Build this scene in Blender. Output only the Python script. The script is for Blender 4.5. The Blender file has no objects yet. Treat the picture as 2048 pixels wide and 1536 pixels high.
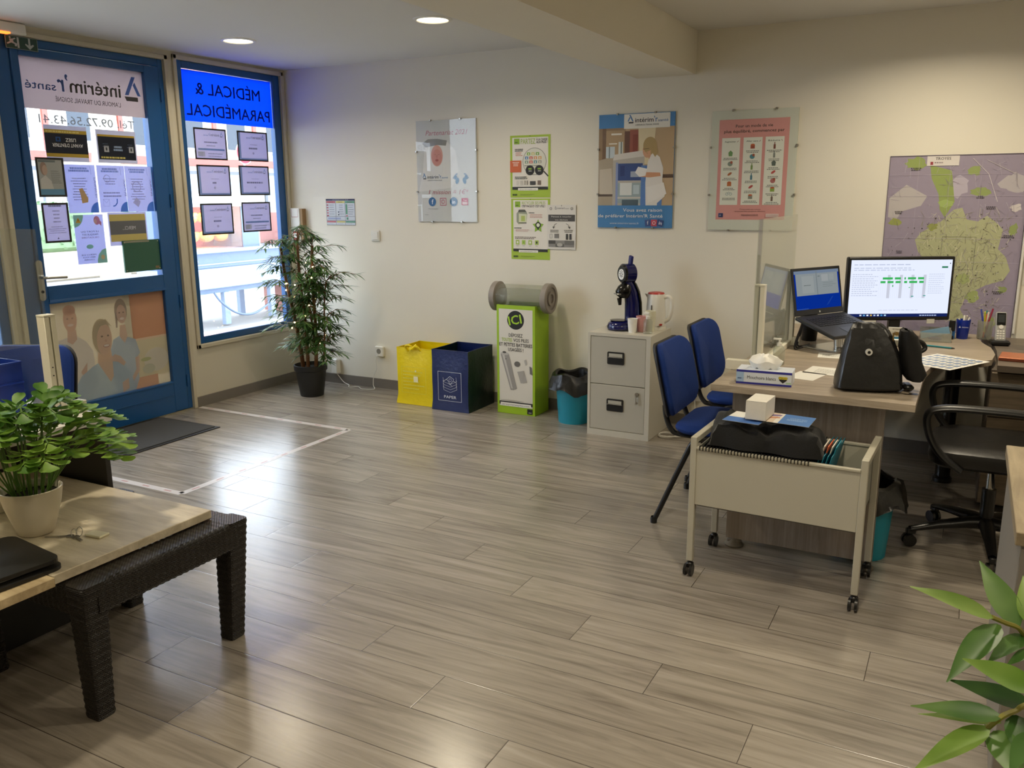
import bpy, bmesh, math, random
from mathutils import Vector, Matrix
random.seed(7)
S = bpy.context.scene
COL = S.collection
PI = math.pi
# ---------------------------------------------------------------- camera, world, light, exposure
cam_d = bpy.data.cameras.new('camera'); cam = bpy.data.objects.new('camera', cam_d); COL.objects.link(cam)
cam_d.sensor_fit = 'HORIZONTAL'; cam_d.sensor_width = 36.0
cam_d.lens = 1701.59 / 2048 * 36.0
cam_d.clip_start = 0.05; cam_d.clip_end = 200
_a, _b, _c = math.radians(28.13908), math.radians(77.41367), math.radians(-0.40474)
cam.matrix_world = Matrix.Translation((4.9575, -5.4540, 1.53)) @ (Matrix.Rotation(_a, 4, 'Z') @ Matrix.Rotation(_b, 4, 'X') @ Matrix.Rotation(_c, 4, 'Z'))
S.camera = cam
S.view_settings.view_transform = 'Standard'; S.view_settings.look = 'None'
S.view_settings.gamma = 1.0; S.view_settings.exposure = 0.0
S.view_settings.use_curve_mapping = False
try:
    S.cycles.max_bounces = 7; S.cycles.diffuse_bounces = 4; S.cycles.glossy_bounces = 3; S.cycles.transparent_max_bounces = 16
    S.cycles.use_adaptive_sampling = True; S.cycles.adaptive_threshold = .07
    S.cycles.sample_clamp_indirect = 6.0; S.cycles.caustics_reflective = False; S.cycles.caustics_refractive = False
    S.cycles.use_denoising = True
except Exception: pass
W = bpy.data.worlds.new('overcast_sky'); S.world = W; W.use_nodes = True
bgn = W.node_tree.nodes['Background']; bgn.inputs[0].default_value = (0.76, 0.87, 1.0, 1); bgn.inputs[1].default_value = 7.4
LAMP = 13.0           # watts per downlight
LAMPC = (1.0, 0.87, 0.65)

# ---------------------------------------------------------------- materials
MATS = {}
def lin(h):
    h = h.lstrip('#'); o = []
    for i in (0, 2, 4):
        c = int(h[i:i+2], 16) / 255
        o.append(c / 12.92 if c <= .04045 else ((c + .055) / 1.055) ** 2.4)
    return o
def pm(name, hexc, rough=.5, metal=0.0, var=.06, nscale=40, bump=0.0, bscale=200, spec=.5, emit=0, sheen=0, coat=0, alpha=1, trans=0, stretch=None):
    if name in MATS: return MATS[name]
    m = bpy.data.materials.new(name); m.use_nodes = True; nt = m.node_tree; n = nt.nodes; l = nt.links
    p = n['Principled BSDF']; c = lin(hexc)
    p.inputs['Roughness'].default_value = rough; p.inputs['Metallic'].default_value = metal
    p.inputs['Specular IOR Level'].default_value = spec
    if coat: p.inputs['Coat Weight'].default_value = coat
    if sheen: p.inputs['Sheen Weight'].default_value = sheen
    if alpha < 1: p.inputs['Alpha'].default_value = alpha
    if trans: p.inputs['Transmission Weight'].default_value = trans
    p.inputs['Base Color'].default_value = (*c, 1)
    if var or bump:
        tc = n.new('ShaderNodeTexCoord'); src = tc.outputs['Object']
        if stretch:
            mp = n.new('ShaderNodeMapping'); mp.inputs['Scale'].default_value = stretch; l.new(src, mp.inputs[0]); src = mp.outputs[0]
    if var:
        t = n.new('ShaderNodeTexNoise'); t.inputs['Scale'].default_value = nscale; t.inputs['Detail'].default_value = 3; l.new(src, t.inputs['Vector'])
        r = n.new('ShaderNodeMapRange'); r.inputs['To Min'].default_value = 1 - var; r.inputs['To Max'].default_value = 1 + var; l.new(t.outputs['Fac'], r.inputs['Value'])
        h = n.new('ShaderNodeHueSaturation'); h.inputs['Color'].default_value = (*c, 1); l.new(r.outputs[0], h.inputs['Value']); l.new(h.outputs[0], p.inputs['Base Color'])
    if bump:
        t2 = n.new('ShaderNodeTexNoise'); t2.inputs['Scale'].default_value = bscale; t2.inputs['Detail'].default_value = 4; l.new(src, t2.inputs['Vector'])
        b = n.new('ShaderNodeBump'); b.inputs['Strength'].default_value = bump; b.inputs['Distance'].default_value = .004; l.new(t2.outputs['Fac'], b.inputs['Height']); l.new(b.outputs[0], p.inputs['Normal'])
    if emit:
        p.inputs['Emission Color'].default_value = (*c, 1); p.inputs['Emission Strength'].default_value = emit
    MATS[name] = m; return m
def ink(hexc, rough=.55): return pm('ink_' + hexc.strip('#') + ('' if rough == .55 else '_g'), hexc, rough, var=0)
def film(hexc, t=.6, rough=.35):      # paper or vinyl on glass: part diffuse, part lit from behind
    k = 'film_%s_%d' % (hexc.strip('#'), int(t * 100))
    if k in MATS: return MATS[k]
    m = bpy.data.materials.new(k); m.use_nodes = True; nt = m.node_tree; n = nt.nodes; l = nt.links
    for x in list(n): n.remove(x)
    o = n.new('ShaderNodeOutputMaterial'); d = n.new('ShaderNodeBsdfPrincipled'); d.inputs['Base Color'].default_value = (*lin(hexc), 1); d.inputs['Roughness'].default_value = rough
    tr = n.new('ShaderNodeBsdfTranslucent'); tr.inputs['Color'].default_value = (*lin(hexc), 1)
    mx = n.new('ShaderNodeMixShader'); mx.inputs[0].default_value = t
    l.new(d.outputs[0], mx.inputs[1]); l.new(tr.outputs[0], mx.inputs[2]); l.new(mx.outputs[0], o.inputs[0])
    MATS[k] = m; return m
def glass(name, tint='ffffff', gloss=.06, rough=.01, haze=0.0):
    if name in MATS: return MATS[name]
    m = bpy.data.materials.new(name); m.use_nodes = True; nt = m.node_tree; n = nt.nodes; l = nt.links
    for x in list(n): n.remove(x)
    o = n.new('ShaderNodeOutputMaterial'); t = n.new('ShaderNodeBsdfTransparent'); t.inputs[0].default_value = (*lin(tint), 1)
    g = n.new('ShaderNodeBsdfGlossy'); g.inputs['Roughness'].default_value = rough
    lw = n.new('ShaderNodeLayerWeight'); lw.inputs[0].default_value = .5
    pw = n.new('ShaderNodeMath'); pw.operation = 'POWER'; l.new(lw.outputs['Facing'], pw.inputs[0]); pw.inputs[1].default_value = 4.5
    f = n.new('ShaderNodeMath'); f.operation = 'MULTIPLY_ADD'; l.new(pw.outputs[0], f.inputs[0]); f.inputs[1].default_value = .8; f.inputs[2].default_value = gloss*.6
    mx = n.new('ShaderNodeMixShader'); l.new(f.outputs[0], mx.inputs[0]); l.new(t.outputs[0], mx.inputs[1]); l.new(g.outputs[0], mx.inputs[2])
    out = mx.outputs[0]
    if haze:
        d = n.new('ShaderNodeBsdfDiffuse'); d.inputs[0].default_value = (.8, .8, .78, 1)
        m2 = n.new('ShaderNodeMixShader'); m2.inputs[0].default_value = haze; l.new(out, m2.inputs[1]); l.new(d.outputs[0], m2.inputs[2]); out = m2.outputs[0]
    l.new(out, o.inputs[0]); MATS[name] = m; return m
def glow(name, hexc, s):
    if name in MATS: return MATS[name]
    m = bpy.data.materials.new(name); m.use_nodes = True; n = m.node_tree.nodes; l = m.node_tree.links
    for x in list(n): n.remove(x)
    o = n.new('ShaderNodeOutputMaterial'); e = n.new('ShaderNodeEmission'); e.inputs[0].default_value = (*lin(hexc), 1); e.inputs[1].default_value = s
    l.new(e.outputs[0], o.inputs[0]); MATS[name] = m; return m
def wood(name, c1, c2, scale=(2, 30, 30), rough=.45, ring=3.0, joints=None):
    """streaky grain along local X by default"""
    if name in MATS: return MATS[name]
    m = bpy.data.materials.new(name); m.use_nodes = True; nt = m.node_tree; n = nt.nodes; l = nt.links; p = n['Principled BSDF']
    tc = n.new('ShaderNodeTexCoord'); mp = n.new('ShaderNodeMapping'); mp.inputs['Scale'].default_value = scale; l.new(tc.outputs['Object'], mp.inputs[0])
    t = n.new('ShaderNodeTexNoise'); t.inputs['Scale'].default_value = 1.0; t.inputs['Detail'].default_value = 8; t.inputs['Roughness'].default_value = .65; t.inputs['Distortion'].default_value = .6; l.new(mp.outputs[0], t.inputs['Vector'])
    cr = n.new('ShaderNodeValToRGB'); cr.color_ramp.elements[0].position = .32; cr.color_ramp.elements[1].position = .68
    cr.color_ramp.elements[0].color = (*lin(c1), 1); cr.color_ramp.elements[1].color = (*lin(c2), 1); l.new(t.outputs['Fac'], cr.inputs[0])
    l.new(cr.outputs[0], p.inputs['Base Color']); p.inputs['Roughness'].default_value = rough
    b = n.new('ShaderNodeBump'); b.inputs['Strength'].default_value = .15; b.inputs['Distance'].default_value = .002; l.new(t.outputs['Fac'], b.inputs['Height']); l.new(b.outputs[0], p.inputs['Normal'])
    MATS[name] = m; return m

# ---------------------------------------------------------------- mesh builder
class MB:
    def __init__(s): s.v = []; s.f = []; s.mi = []; s.sm = []; s.mats = []
    def m(s, mat):
        if mat not in s.mats: s.mats.append(mat)
        return s.mats.index(mat)
    def add(s, vs, fs, mat, smooth=False, M=None):
        k = len(s.v); i = s.m(mat)
        for v in vs:
            v = Vector(v); s.v.append(M @ v if M else v)
        for f in fs: s.f.append([k + q for q in f]); s.mi.append(i); s.sm.append(smooth)
    def box(s, x0, y0, z0, x1, y1, z1, mat, bev=0.0, M=None, seg=1):
        if x0 > x1: x0, x1 = x1, x0
        if y0 > y1: y0, y1 = y1, y0
        if z0 > z1: z0, z1 = z1, z0
        if bev > 0:
            bm = bmesh.new(); bmesh.ops.create_cube(bm, size=1)
            for v in bm.verts: v.co = Vector(((x0+x1)/2 + v.co.x*(x1-x0), (y0+y1)/2 + v.co.y*(y1-y0), (z0+z1)/2 + v.co.z*(z1-z0)))
            bmesh.ops.bevel(bm, geom=list(bm.edges), offset=min(bev, .49*min(x1-x0, y1-y0, z1-z0)), segments=seg, affect='EDGES', profile=.6)
            s.add([v.co.copy() for v in bm.verts], [[q.index for q in f.verts] for f in bm.faces], mat, seg > 1, M); bm.free()
        else:
            s.add([(x0,y0,z0),(x1,y0,z0),(x1,y1,z0),(x0,y1,z0),(x0,y0,z1),(x1,y0,z1),(x1,y1,z1),(x0,y1,z1)],
                  [(0,3,2,1),(4,5,6,7),(0,1,5,4),(1,2,6,5),(2,3,7,6),(3,0,4,7)], mat, False, M)
    def cyl(s, p0, p1, r0, mat, r1=None, n=20, caps=True, M=None):
        if r1 is None: r1 = r0
        p0, p1 = Vector(p0), Vector(p1); d = (p1 - p0).normalized(); a = d.orthogonal().normalized(); b = d.cross(a)
        vs = []
        for p, r in ((p0, r0), (p1, r1)):
            for i in range(n):
                t = 2*PI*i/n; vs.append(p + a*math.cos(t)*r + b*math.sin(t)*r)
        fs = [(i, (i+1) % n, n+(i+1) % n, n+i) for i in range(n)]
        s.add(vs, fs, mat, True, M)
        if caps: s.add(vs, [tuple(range(n-1, -1, -1)), tuple(range(n, 2*n))], mat, False, M)
    def tube(s, pts, r, mat, n=8, M=None, closed=False):
        pts = [Vector(p) for p in pts]; vs = []; N = len(pts); prev = None
        rs = r if isinstance(r, (list, tuple)) else [r]*N
        for i, p in enumerate(pts):
            d = ((pts[(i+1) % N] if closed or i < N-1 else p) - (pts[i-1] if closed or i > 0 else p))
            d = d.normalized() if d.length > 1e-9 else Vector((0, 0, 1))
            if prev is None: a = d.orthogonal().normalized()
            else:
                a = prev - d*prev.dot(d); a = a.normalized() if a.length > 1e-6 else d.orthogonal().normalized()
            prev = a; b = d.cross(a)
            for k in range(n):
                t = 2*PI*k/n; vs.append(p + (a*math.cos(t) + b*math.sin(t))*rs[i])
        fs = []
        for i in range(N if closed else N-1):
            j = (i+1) % N
            for k in range(n): fs.append((i*n+k, i*n+(k+1) % n, j*n+(k+1) % n, j*n+k))
        if not closed: fs += [tuple(range(n-1, -1, -1)), tuple((N-1)*n+k for k in range(n))]
        s.add(vs, fs, mat, True, M)
    def lathe(s, prof, mat, c=(0, 0, 0), n=28, M=None, cap0=False, cap1=False, sx=1, sy=1):
        vs = []
        for r, z in prof:
            for i in range(n): t = 2*PI*i/n; vs.append((c[0]+r*math.cos(t)*sx, c[1]+r*math.sin(t)*sy, c[2]+z))
        fs = [(j*n+i, j*n+(i+1) % n, (j+1)*n+(i+1) % n, (j+1)*n+i) for j in range(len(prof)-1) for i in range(n)]
        if cap0: fs.append(tuple(range(n-1, -1, -1)))
        if cap1: fs.append(tuple((len(prof)-1)*n+i for i in range(n)))
        s.add(vs, fs, mat, True, M)
    def ball(s, c, r, mat, n=14, M=None, k=9):
        rx, ry, rz = r if isinstance(r, (tuple, list)) else (r, r, r); vs = []; fs = []
        for j in range(k+1):
            ph = PI*j/k
            for i in range(n): t = 2*PI*i/n; vs.append((c[0]+rx*math.sin(ph)*math.cos(t), c[1]+ry*math.sin(ph)*math.sin(t), c[2]+rz*math.cos(ph)))
        for j in range(k):
            for i in range(n): fs.append((j*n+i, (j+1)*n+i, (j+1)*n+(i+1) % n, j*n+(i+1) % n))
        s.add(vs, fs, mat, True, M)
    def prism(s, pts, z0, z1, mat, M=None, axis='z', smooth=False):
        n = len(pts)
        def P(u, v, w): return (u, v, w) if axis == 'z' else ((u, w, v) if axis == 'y' else (w, u, v))
        vs = [P(u, v, z0) for u, v in pts] + [P(u, v, z1) for u, v in pts]
        s.add(vs, [tuple(range(n-1, -1, -1)), tuple(range(n, 2*n))], mat, False, M)
        s.add(vs, [(i, (i+1) % n, n+(i+1) % n, n+i) for i in range(n)], mat, smooth, M)
    def grid(s, rows, mat, M=None, wrap=False, smooth=True):
        n = len(rows[0]); vs = [p for r in rows for p in r]; fs = []
        for j in range(len(rows)-1):
            for i in range(n if wrap else n-1): fs.append((j*n+i, j*n+(i+1) % n, (j+1)*n+(i+1) % n, (j+1)*n+i))
        s.add(vs, fs, mat, smooth, M)
    def build(s, name, parent=None, loc=None, rz=0.0, angle=40):
        me = bpy.data.meshes.new(name); me.from_pydata([tuple(v) for v in s.v], [], s.f)
        for m_ in s.mats: me.materials.append(m_)
        me.polygons.foreach_set('material_index', s.mi); me.polygons.foreach_set('use_smooth', s.sm); me.update()
        if any(s.sm): me.set_sharp_from_angle(angle=math.radians(angle))
        o = bpy.data.objects.new(name, me); COL.objects.link(o)
        if parent: o.parent = parent
        if loc: o.location = loc
        if rz: o.rotation_euler = (0, 0, rz)
        return o
def arc(cx, cy, r, a0, a1, n=8, ry=None):
    ry = ry or r
    return [(cx + r*math.cos(math.radians(a0+(a1-a0)*i/n)), cy + ry*math.sin(math.radians(a0+(a1-a0)*i/n))) for i in range(n+1)]
def rrect(x0, y0, x1, y1, r, n=4):
    return arc(x1-r, y1-r, r, 0, 90, n) + arc(x0+r, y1-r, r, 90, 180, n) + arc(x0+r, y0+r, r, 180, 270, n) + arc(x1-r, y0+r, r, 270, 360, n)
def smooth(pts, k=6, closed=False):
    P = [Vector(p) for p in pts]; out = []; N = len(P)
    for i in range(N if closed else N-1):
        if closed: a, b, c, d = P[(i-1) % N], P[i], P[(i+1) % N], P[(i+2) % N]
        else: a, b, c, d = P[max(i-1, 0)], P[i], P[i+1], P[min(i+2, N-1)]
        for j in range(k):
            t = j/k; out.append(.5*((2*b)+(c-a)*t+(2*a-5*b+4*c-d)*t*t+(3*b-a-3*c+d)*t**3))
    if not closed: out.append(P[-1])
    return out
def tag(o, label, cat, group=None):
    o['label'] = label; o['category'] = cat
    if group: o['group'] = group
    return o
def thing(name, label, cat, loc=(0, 0, 0), rz=0.0, group=None):
    o = bpy.data.objects.new(name, None); COL.objects.link(o); o.location = loc; o.rotation_euler = (0, 0, rz); o.empty_display_size = .1
    return tag(o, label, cat, group)
def struct(o): o['kind'] = 'structure'; return o
def copy_tree(o, parent=None):
    c = o.copy(); COL.objects.link(c)
    if parent: c.parent = parent
    for ch in [x for x in bpy.data.objects if x.parent == o]: copy_tree(ch, c)
    return c

# ---------------------------------------------------------------- flat printing (writing, pictures)
TXT = {}
def tmesh(s, bold):
    k = s
    if k in TXT: return TXT[k]
    cu = bpy.data.curves.new('t', 'FONT'); cu.body = s; cu.size = 1; cu.resolution_u = 2; cu.offset = 0
    o = bpy.data.objects.new('t', cu); me = o.to_mesh()
    vs = [(v.co.x, v.co.y) for v in me.vertices]; fs = [tuple(p.vertices) for p in me.polygons]
    o.to_mesh_clear(); bpy.data.objects.remove(o); bpy.data.curves.remove(cu)
    if vs:
        x0 = min(v[0] for v in vs); x1 = max(v[0] for v in vs)
    else: x0 = x1 = 0
    TXT[k] = (vs, fs, x0, x1); return TXT[k]
class Print:
    """flat coloured shapes on a sheet of w x h metres, positions as fractions of the sheet"""
    def __init__(s, mb, w, h, o=(0, 0, 0), u=(1, 0, 0), v=(0, 0, 1), n=(0, -1, 0), base=.0006, mk=ink):
        s.mb = mb; s.w = w; s.h = h; s.o = Vector(o); s.u = Vector(u); s.vv = Vector(v); s.n = Vector(n); s.lv = base; s.mk = mk; s.step = .00006
    def P(s, a, b): return s.o + s.u*a*s.w + s.vv*b*s.h + s.n*s.lv
    def raw(s, pts, fs, c):
        m = s.mk(c) if isinstance(c, str) else c
        s.mb.add([s.P(a, b) for a, b in pts], fs, m)
    def poly(s, pts, c): s.lv += s.step; s.raw(pts, [tuple(range(len(pts)))], c)
    def rect(s, x0, y0, x1, y1, c): s.poly([(x0, y0), (x1, y0), (x1, y1), (x0, y1)], c)
    def ell(s, cx, cy, rx, ry, c, n=20, a=0):
        ca, sa = math.cos(a), math.sin(a); q = []
        for i in range(n):
            t = 2*PI*i/n; x = math.cos(t)*rx; y = math.sin(t)*ry; q.append((cx+x*ca-y*sa*s.h/s.w, cy+x*sa*s.w/s.h+y*ca))
        s.poly(q, c)
    def circ(s, cx, cy, r, c, n=20): s.ell(cx, cy, r/s.w, r/s.h, c, n)     # r in metres
    def ring(s, cx, cy, r, t, c, n=24):
        s.lv += s.step; q = []
        for k in (r, r-t):
            for i in range(n): a = 2*PI*i/n; q.append((cx+math.cos(a)*k/s.w, cy+math.sin(a)*k/s.h))
        s.raw(q, [(i, (i+1) % n, n+(i+1) % n, n+i) for i in range(n)], c)
    def line(s, pts, t, c):           # t in metres
        s.lv += s.step
        for (a, b), (e, f) in zip(pts, pts[1:]):
            dx, dy = (e-a)*s.w, (f-b)*s.h; L = math.hypot(dx, dy) or 1; nx, ny = -dy/L*t/2/s.w, dx/L*t/2/s.h
            s.raw([(a+nx, b+ny), (a-nx, b-ny), (e-nx, f-ny), (e+nx, f+ny)], [(0, 1, 2, 3)], c)
    def frame(s, x0, y0, x1, y1, t, c): s.line([(x0, y0), (x1, y0), (x1, y1), (x0, y1), (x0, y0)], t, c)
    def text(s, t, x, y, h, c, w=None, bold=0, al='c', mirror=False, flip=False, slant=0, rot=0):
        """x,y = anchor at baseline; h = cap height as fraction; w = total width as fraction"""
        s.lv += s.step
        vs, fs, x0, x1 = tmesh(t, bold)
        if not vs: return
        k = h*s.h/.72; kx = (w*s.w/(x1-x0)) if w else k
        off = {'l': x0, 'c': (x0+x1)/2, 'r': x1}[al]; q = []
        ca, sa = math.cos(rot), math.sin(rot)
        for a, b in vs:
            X = (a-off)*kx + b*k*slant; Y = b*k
            if mirror: X = -X
            if flip: X = -X; Y = -Y
            X, Y = X*ca-Y*sa, X*sa+Y*ca
            q.append((x + X/s.w, y + Y/s.h))
        if bold:
            dx, dy = .007*bold*k/s.w, .005*bold*k/s.h
            for ex, ey in ((-dx, 0), (dx, 0), (0, dy), (0, -dy)): s.raw([(a+ex, b+ey) for a, b in q], fs, c); s.lv += .00004
        s.raw(q, fs, c)
    def bars(s, x0, y1, x1, n, dy, c, t=.25, al='l', seed=0):
        """small unreadable copy: broken grey lines"""
        R = random.Random(seed*31+n); s.lv += s.step
        for i in range(n):
            L = (x1-x0)*(R.uniform(.7, 1) if al != 'c' else R.uniform(.6, 1)); a = x0 if al == 'l' else (x0+x1-L)/2; e = a+L; x = a
            while x < e:
                ww = min(R.uniform(.03, .09)*(x1-x0)+.004, e-x)
                y = y1-i*dy; s.raw([(x, y-dy*t), (x+ww, y-dy*t), (x+ww, y+dy*t*.6), (x, y+dy*t*.6)], [(0, 1, 2, 3)], c); x += ww+.012*(x1-x0)+.003
    def logo(s, x, y, w, dark='3a3f4a', blue='5b8fd0', mirror=False, sub='L\'AMOUR DU TRAVAIL SOIGNÉ', subc=None, small=True):
        """mark + lettering, x,y = lower left, w = width fraction"""
        W = w*s.w; sg = -1 if mirror else 1
        def p(a, b): return (x + sg*a*W/s.w, y + b*W/s.h)
        s.poly([p(.04, .19), p(.075, .19), p(.15, .045), p(.115, .045)], blue)
        s.poly([p(.0, .045), p(.03, .045), p(.068, .125), p(.05, .15)], blue)
        s.poly([p(.03, .0), p(.14, .0), p(.155, .034), p(.03, .034)], dark)
        s.text("intérim", *p(.19, .02), .105*W/s.h, dark, w=.44*W/s.w, bold=2.2, al='l', mirror=mirror)
        s.text("’r", *p(.645, .02), .13*W/s.h, blue, w=.085*W/s.w, bold=2.2, al='l', mirror=mirror)
        s.text("santé", *p(.745, .02), .06*W/s.h, blue, w=.24*W/s.w, bold=1.2, al='l', mirror=mirror)
        if sub: s.text(sub, *p(.2, -.055), .035*W/s.h, subc or dark, w=.56*W/s.w, al='l', mirror=mirror)
# ---------------------------------------------------------------- room shell
RX, RY, H = 7.4, -8.4, 2.5
wallm = pm('wall_paint', 'e6e1d2', .75, var=.025, nscale=3, bump=.08, bscale=90)
ceilm = pm('ceiling_paint', 'dcdad4', .85, var=.02, nscale=2)
facm = pm('backlit_wall_paint', 'ccc5b3', .6, var=.03, nscale=4)  # same wall paint, greyed so the colour carries the backlit shade
skirt = pm('grey_skirting', '77716a', .5, var=.05)
blue = pm('blue_gloss_paint', '19518a', .3, var=.04, nscale=12, bump=.05, bscale=60)
beige = pm('beige_moulding', 'c4bca8', .45, var=.03)
pane = glass('window_glass')
whitep = pm('white_plastic', 'e4e2da', .35, var=.02)
blackp = pm('black_plastic', '121212', .35, var=.1)
blackm = pm('black_metal', '101011', .38, metal=0, var=.1)
chrome = pm('brushed_metal', 'b9b7b0', .28, metal=1, var=.04)
alu = pm('aluminium', 'cfcfcf', .3, metal=1, var=.03)

def floor_mat():
    m = bpy.data.materials.new('grey_oak_planks'); m.use_nodes = True; nt = m.node_tree; n = nt.nodes; l = nt.links; p = n['Principled BSDF']
    def mth(op, a, b=None, c=None):
        x = n.new('ShaderNodeMath'); x.operation = op
        for i, q in enumerate((a, b, c)):
            if q is None: continue
            if isinstance(q, (int, float)): x.inputs[i].default_value = q
            else: l.new(q, x.inputs[i])
        return x.outputs[0]
    tc = n.new('ShaderNodeTexCoord'); sp = n.new('ShaderNodeSeparateXYZ'); l.new(tc.outputs['Object'], sp.inputs[0])
    X, Y = sp.outputs[0], sp.outputs[1]
    ry = mth('DIVIDE', mth('ADD', Y, 3.953), .1983); row = mth('FLOOR', ry); fy = mth('FRACT', ry)
    cx = mth('DIVIDE', mth('SUBTRACT', X, mth('SUBTRACT', 2.98, mth('MULTIPLY', row, .341))), 1.285); ci = mth('FLOOR', cx); fx = mth('FRACT', cx)
    cv = n.new('ShaderNodeCombineXYZ'); l.new(ci, cv.inputs[0]); l.new(row, cv.inputs[1])
    wn = n.new('ShaderNodeTexWhiteNoise'); wn.noise_dimensions = '2D'; l.new(cv.outputs[0], wn.inputs['Vector'])
    ox = mth('MULTIPLY', wn.outputs['Value'], 37.0)
    gv = n.new('ShaderNodeCombineXYZ'); l.new(mth('MULTIPLY', mth('ADD', X, ox), 1.6), gv.inputs[0]); l.new(mth('MULTIPLY', mth('ADD', Y, ox), 21.0), gv.inputs[1])
    g = n.new('ShaderNodeTexNoise'); g.inputs['Scale'].default_value = 1; g.inputs['Detail'].default_value = 9; g.inputs['Roughness'].default_value = .62; g.inputs['Distortion'].default_value = 1.2; l.new(gv.outputs[0], g.inputs['Vector'])
    cr = n.new('ShaderNodeValToRGB'); e = cr.color_ramp.elements; e[0].position = .3; e[1].position = .72
    e[0].color = (*lin('756c62'), 1); e[1].color = (*lin('a79f94'), 1); q = e.new(.46); q.color = (*lin('8f877c'), 1); l.new(g.outputs['Fac'], cr.inputs[0])
    hs = n.new('ShaderNodeHueSaturation'); l.new(cr.outputs[0], hs.inputs['Color']); l.new(mth('ADD', .9, mth('MULTIPLY', wn.outputs['Value'], .2)), hs.inputs['Value'])
    ex = mth('MULTIPLY', mth('MINIMUM', fx, mth('SUBTRACT', 1.0, fx)), 1.285); ey = mth('MULTIPLY', mth('MINIMUM', fy, mth('SUBTRACT', 1.0, fy)), .1983)
    ed = mth('MINIMUM', ex, ey); line = mth('LESS_THAN', ed, .0013)
    mix = n.new('ShaderNodeMix'); mix.data_type = 'RGBA'; l.new(line, mix.inputs['Factor']); l.new(hs.outputs[0], mix.inputs['A']); mix.inputs['B'].default_value = (*lin('463e37'), 1)
    l.new(mix.outputs['Result'], p.inputs['Base Color'])
    bevel = mth('MINIMUM', mth('DIVIDE', ed, .003), 1.0)
    hgt = mth('ADD', bevel, mth('MULTIPLY', g.outputs['Fac'], .25))
    b = n.new('ShaderNodeBump'); b.inputs['Strength'].default_value = .35; b.inputs['Distance'].default_value = .0008; l.new(hgt, b.inputs['Height']); l.new(b.outputs[0], p.inputs['Normal'])
    rr = n.new('ShaderNodeMapRange'); rr.inputs['To Min'].default_value = .18; rr.inputs['To Max'].default_value = .3; l.new(g.outputs['Fac'], rr.inputs['Value']); l.new(rr.outputs[0], p.inputs['Roughness'])
    p.inputs['Specular IOR Level'].default_value = 1.0
    return m
b = MB(); b.box(-.08, RY, -.1, RX, 0, 0, floor_mat()); struct(b.build('floor'))
b = MB(); b.box(-.08, RY, H, RX, 0, H+.12, ceilm); struct(b.build('ceiling'))
b = MB(); b.box(-.08, 0, -.1, RX+.12, .15, H+.12, wallm); struct(b.build('wall_back'))
b = MB(); b.box(RX, RY, -.1, RX+.12, 0, H+.12, wallm); struct(b.build('wall_right'))
b = MB(); b.box(-.08, RY-.12, -.1, RX+.12, RY, H+.12, wallm); struct(b.build('wall_front'))
b = MB(); b.box(2.968, RY+.001, 2.246, 3.352, -.001, 2.4995, wallm); struct(b.build('trim_1'))        # ceiling beam
# facade with its openings: (y0, y1, z0, z1)
OPEN = [(-2.36, -1.18, 0, 2.435), (-1.072, -.058, .462, 2.452), (-3.85, -2.455, .462, 2.452)]
b = MB(); fx0, fx1 = -.08, 0
ys = sorted({RY, 0.0} | {o[0] for o in OPEN} | {o[1] for o in OPEN})
for y0, y1 in zip(ys, ys[1:]):
    o = [q for q in OPEN if q[0] <= y0 + 1e-6 and q[1] >= y1 - 1e-6]
    if o:
        z0, z1 = o[0][2], o[0][3]
        if z0 > 0: b.box(fx0, y0, 0, fx1, y1, z0, facm)
        b.box(fx0, y0, z1, fx1, y1, H, facm)
    else: b.box(fx0, y0, 0, fx1, y1, H, facm)
struct(b.build('wall_left'))
b = MB(); b.box(.014, -.013, 0, 3.9, -.0005, .075, skirt); b.box(3.9, -.013, 0, RX-.002, -.0005, .075, skirt); struct(b.build('baseboard_back'))
b = MB(); b.box(.0005, -1.165, 0, .013, -.001, .075, skirt); b.box(.0005, RY+.01, 0, .013, -2.40, .075, skirt); struct(b.build('baseboard_left'))
# mouldings round the openings
def moulding(k, y0, y1, z0, z1, bottom=True):
    b = MB(); w = .03
    b.box(.0003, y0-w, z0-(w if bottom else 0), .018, y0-.001, min(z1+w, H-.002), beige, .003); b.box(.0003, y1+.001, z0-(w if bottom else 0), .018, y1+w, min(z1+w, H-.002), beige, .003)
    b.box(.0003, y0-w, z1+.001, .018, y1+w, min(z1+w, H-.002), beige, .003)
    if bottom: b.box(.0003, y0-w, z0-w, .018, y1+w, z0-.001, beige, .003)
    struct(b.build('trim_%d' % k))
moulding(2, *OPEN[0], bottom=False); moulding(3, *OPEN[1]); moulding(4, *OPEN[2])
def window(k, y0, y1, z0, z1, fw=(.052, .077)):
    r = MB(); r.box(-.05, y0, z0, -.002, y0+fw[0], z1, blue, .004); r.box(-.05, y1-fw[1], z0, -.002, y1, z1, blue, .004)
    r.box(-.05, y0+fw[0], z0, -.002, y1-fw[1], z0+.052, blue, .004); r.box(-.05, y0+fw[0], z1-.05, -.002, y1-fw[1], z1, blue, .004)
    o = struct(r.build('window_%d' % k))
    p = MB(); p.box(-.028, y0+fw[0]-.005, z0+.047, -.022, y1-fw[1]+.005, z1-.045, pane); p.build('window_pane', o)
    return o
win1 = window(1, *OPEN[1]); window(2, *OPEN[2], fw=(.06, .06))

FU = dict(u=(0, 1, 0), v=(0, 0, 1), n=(1, 0, 0))      # sheets on the street front
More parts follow.
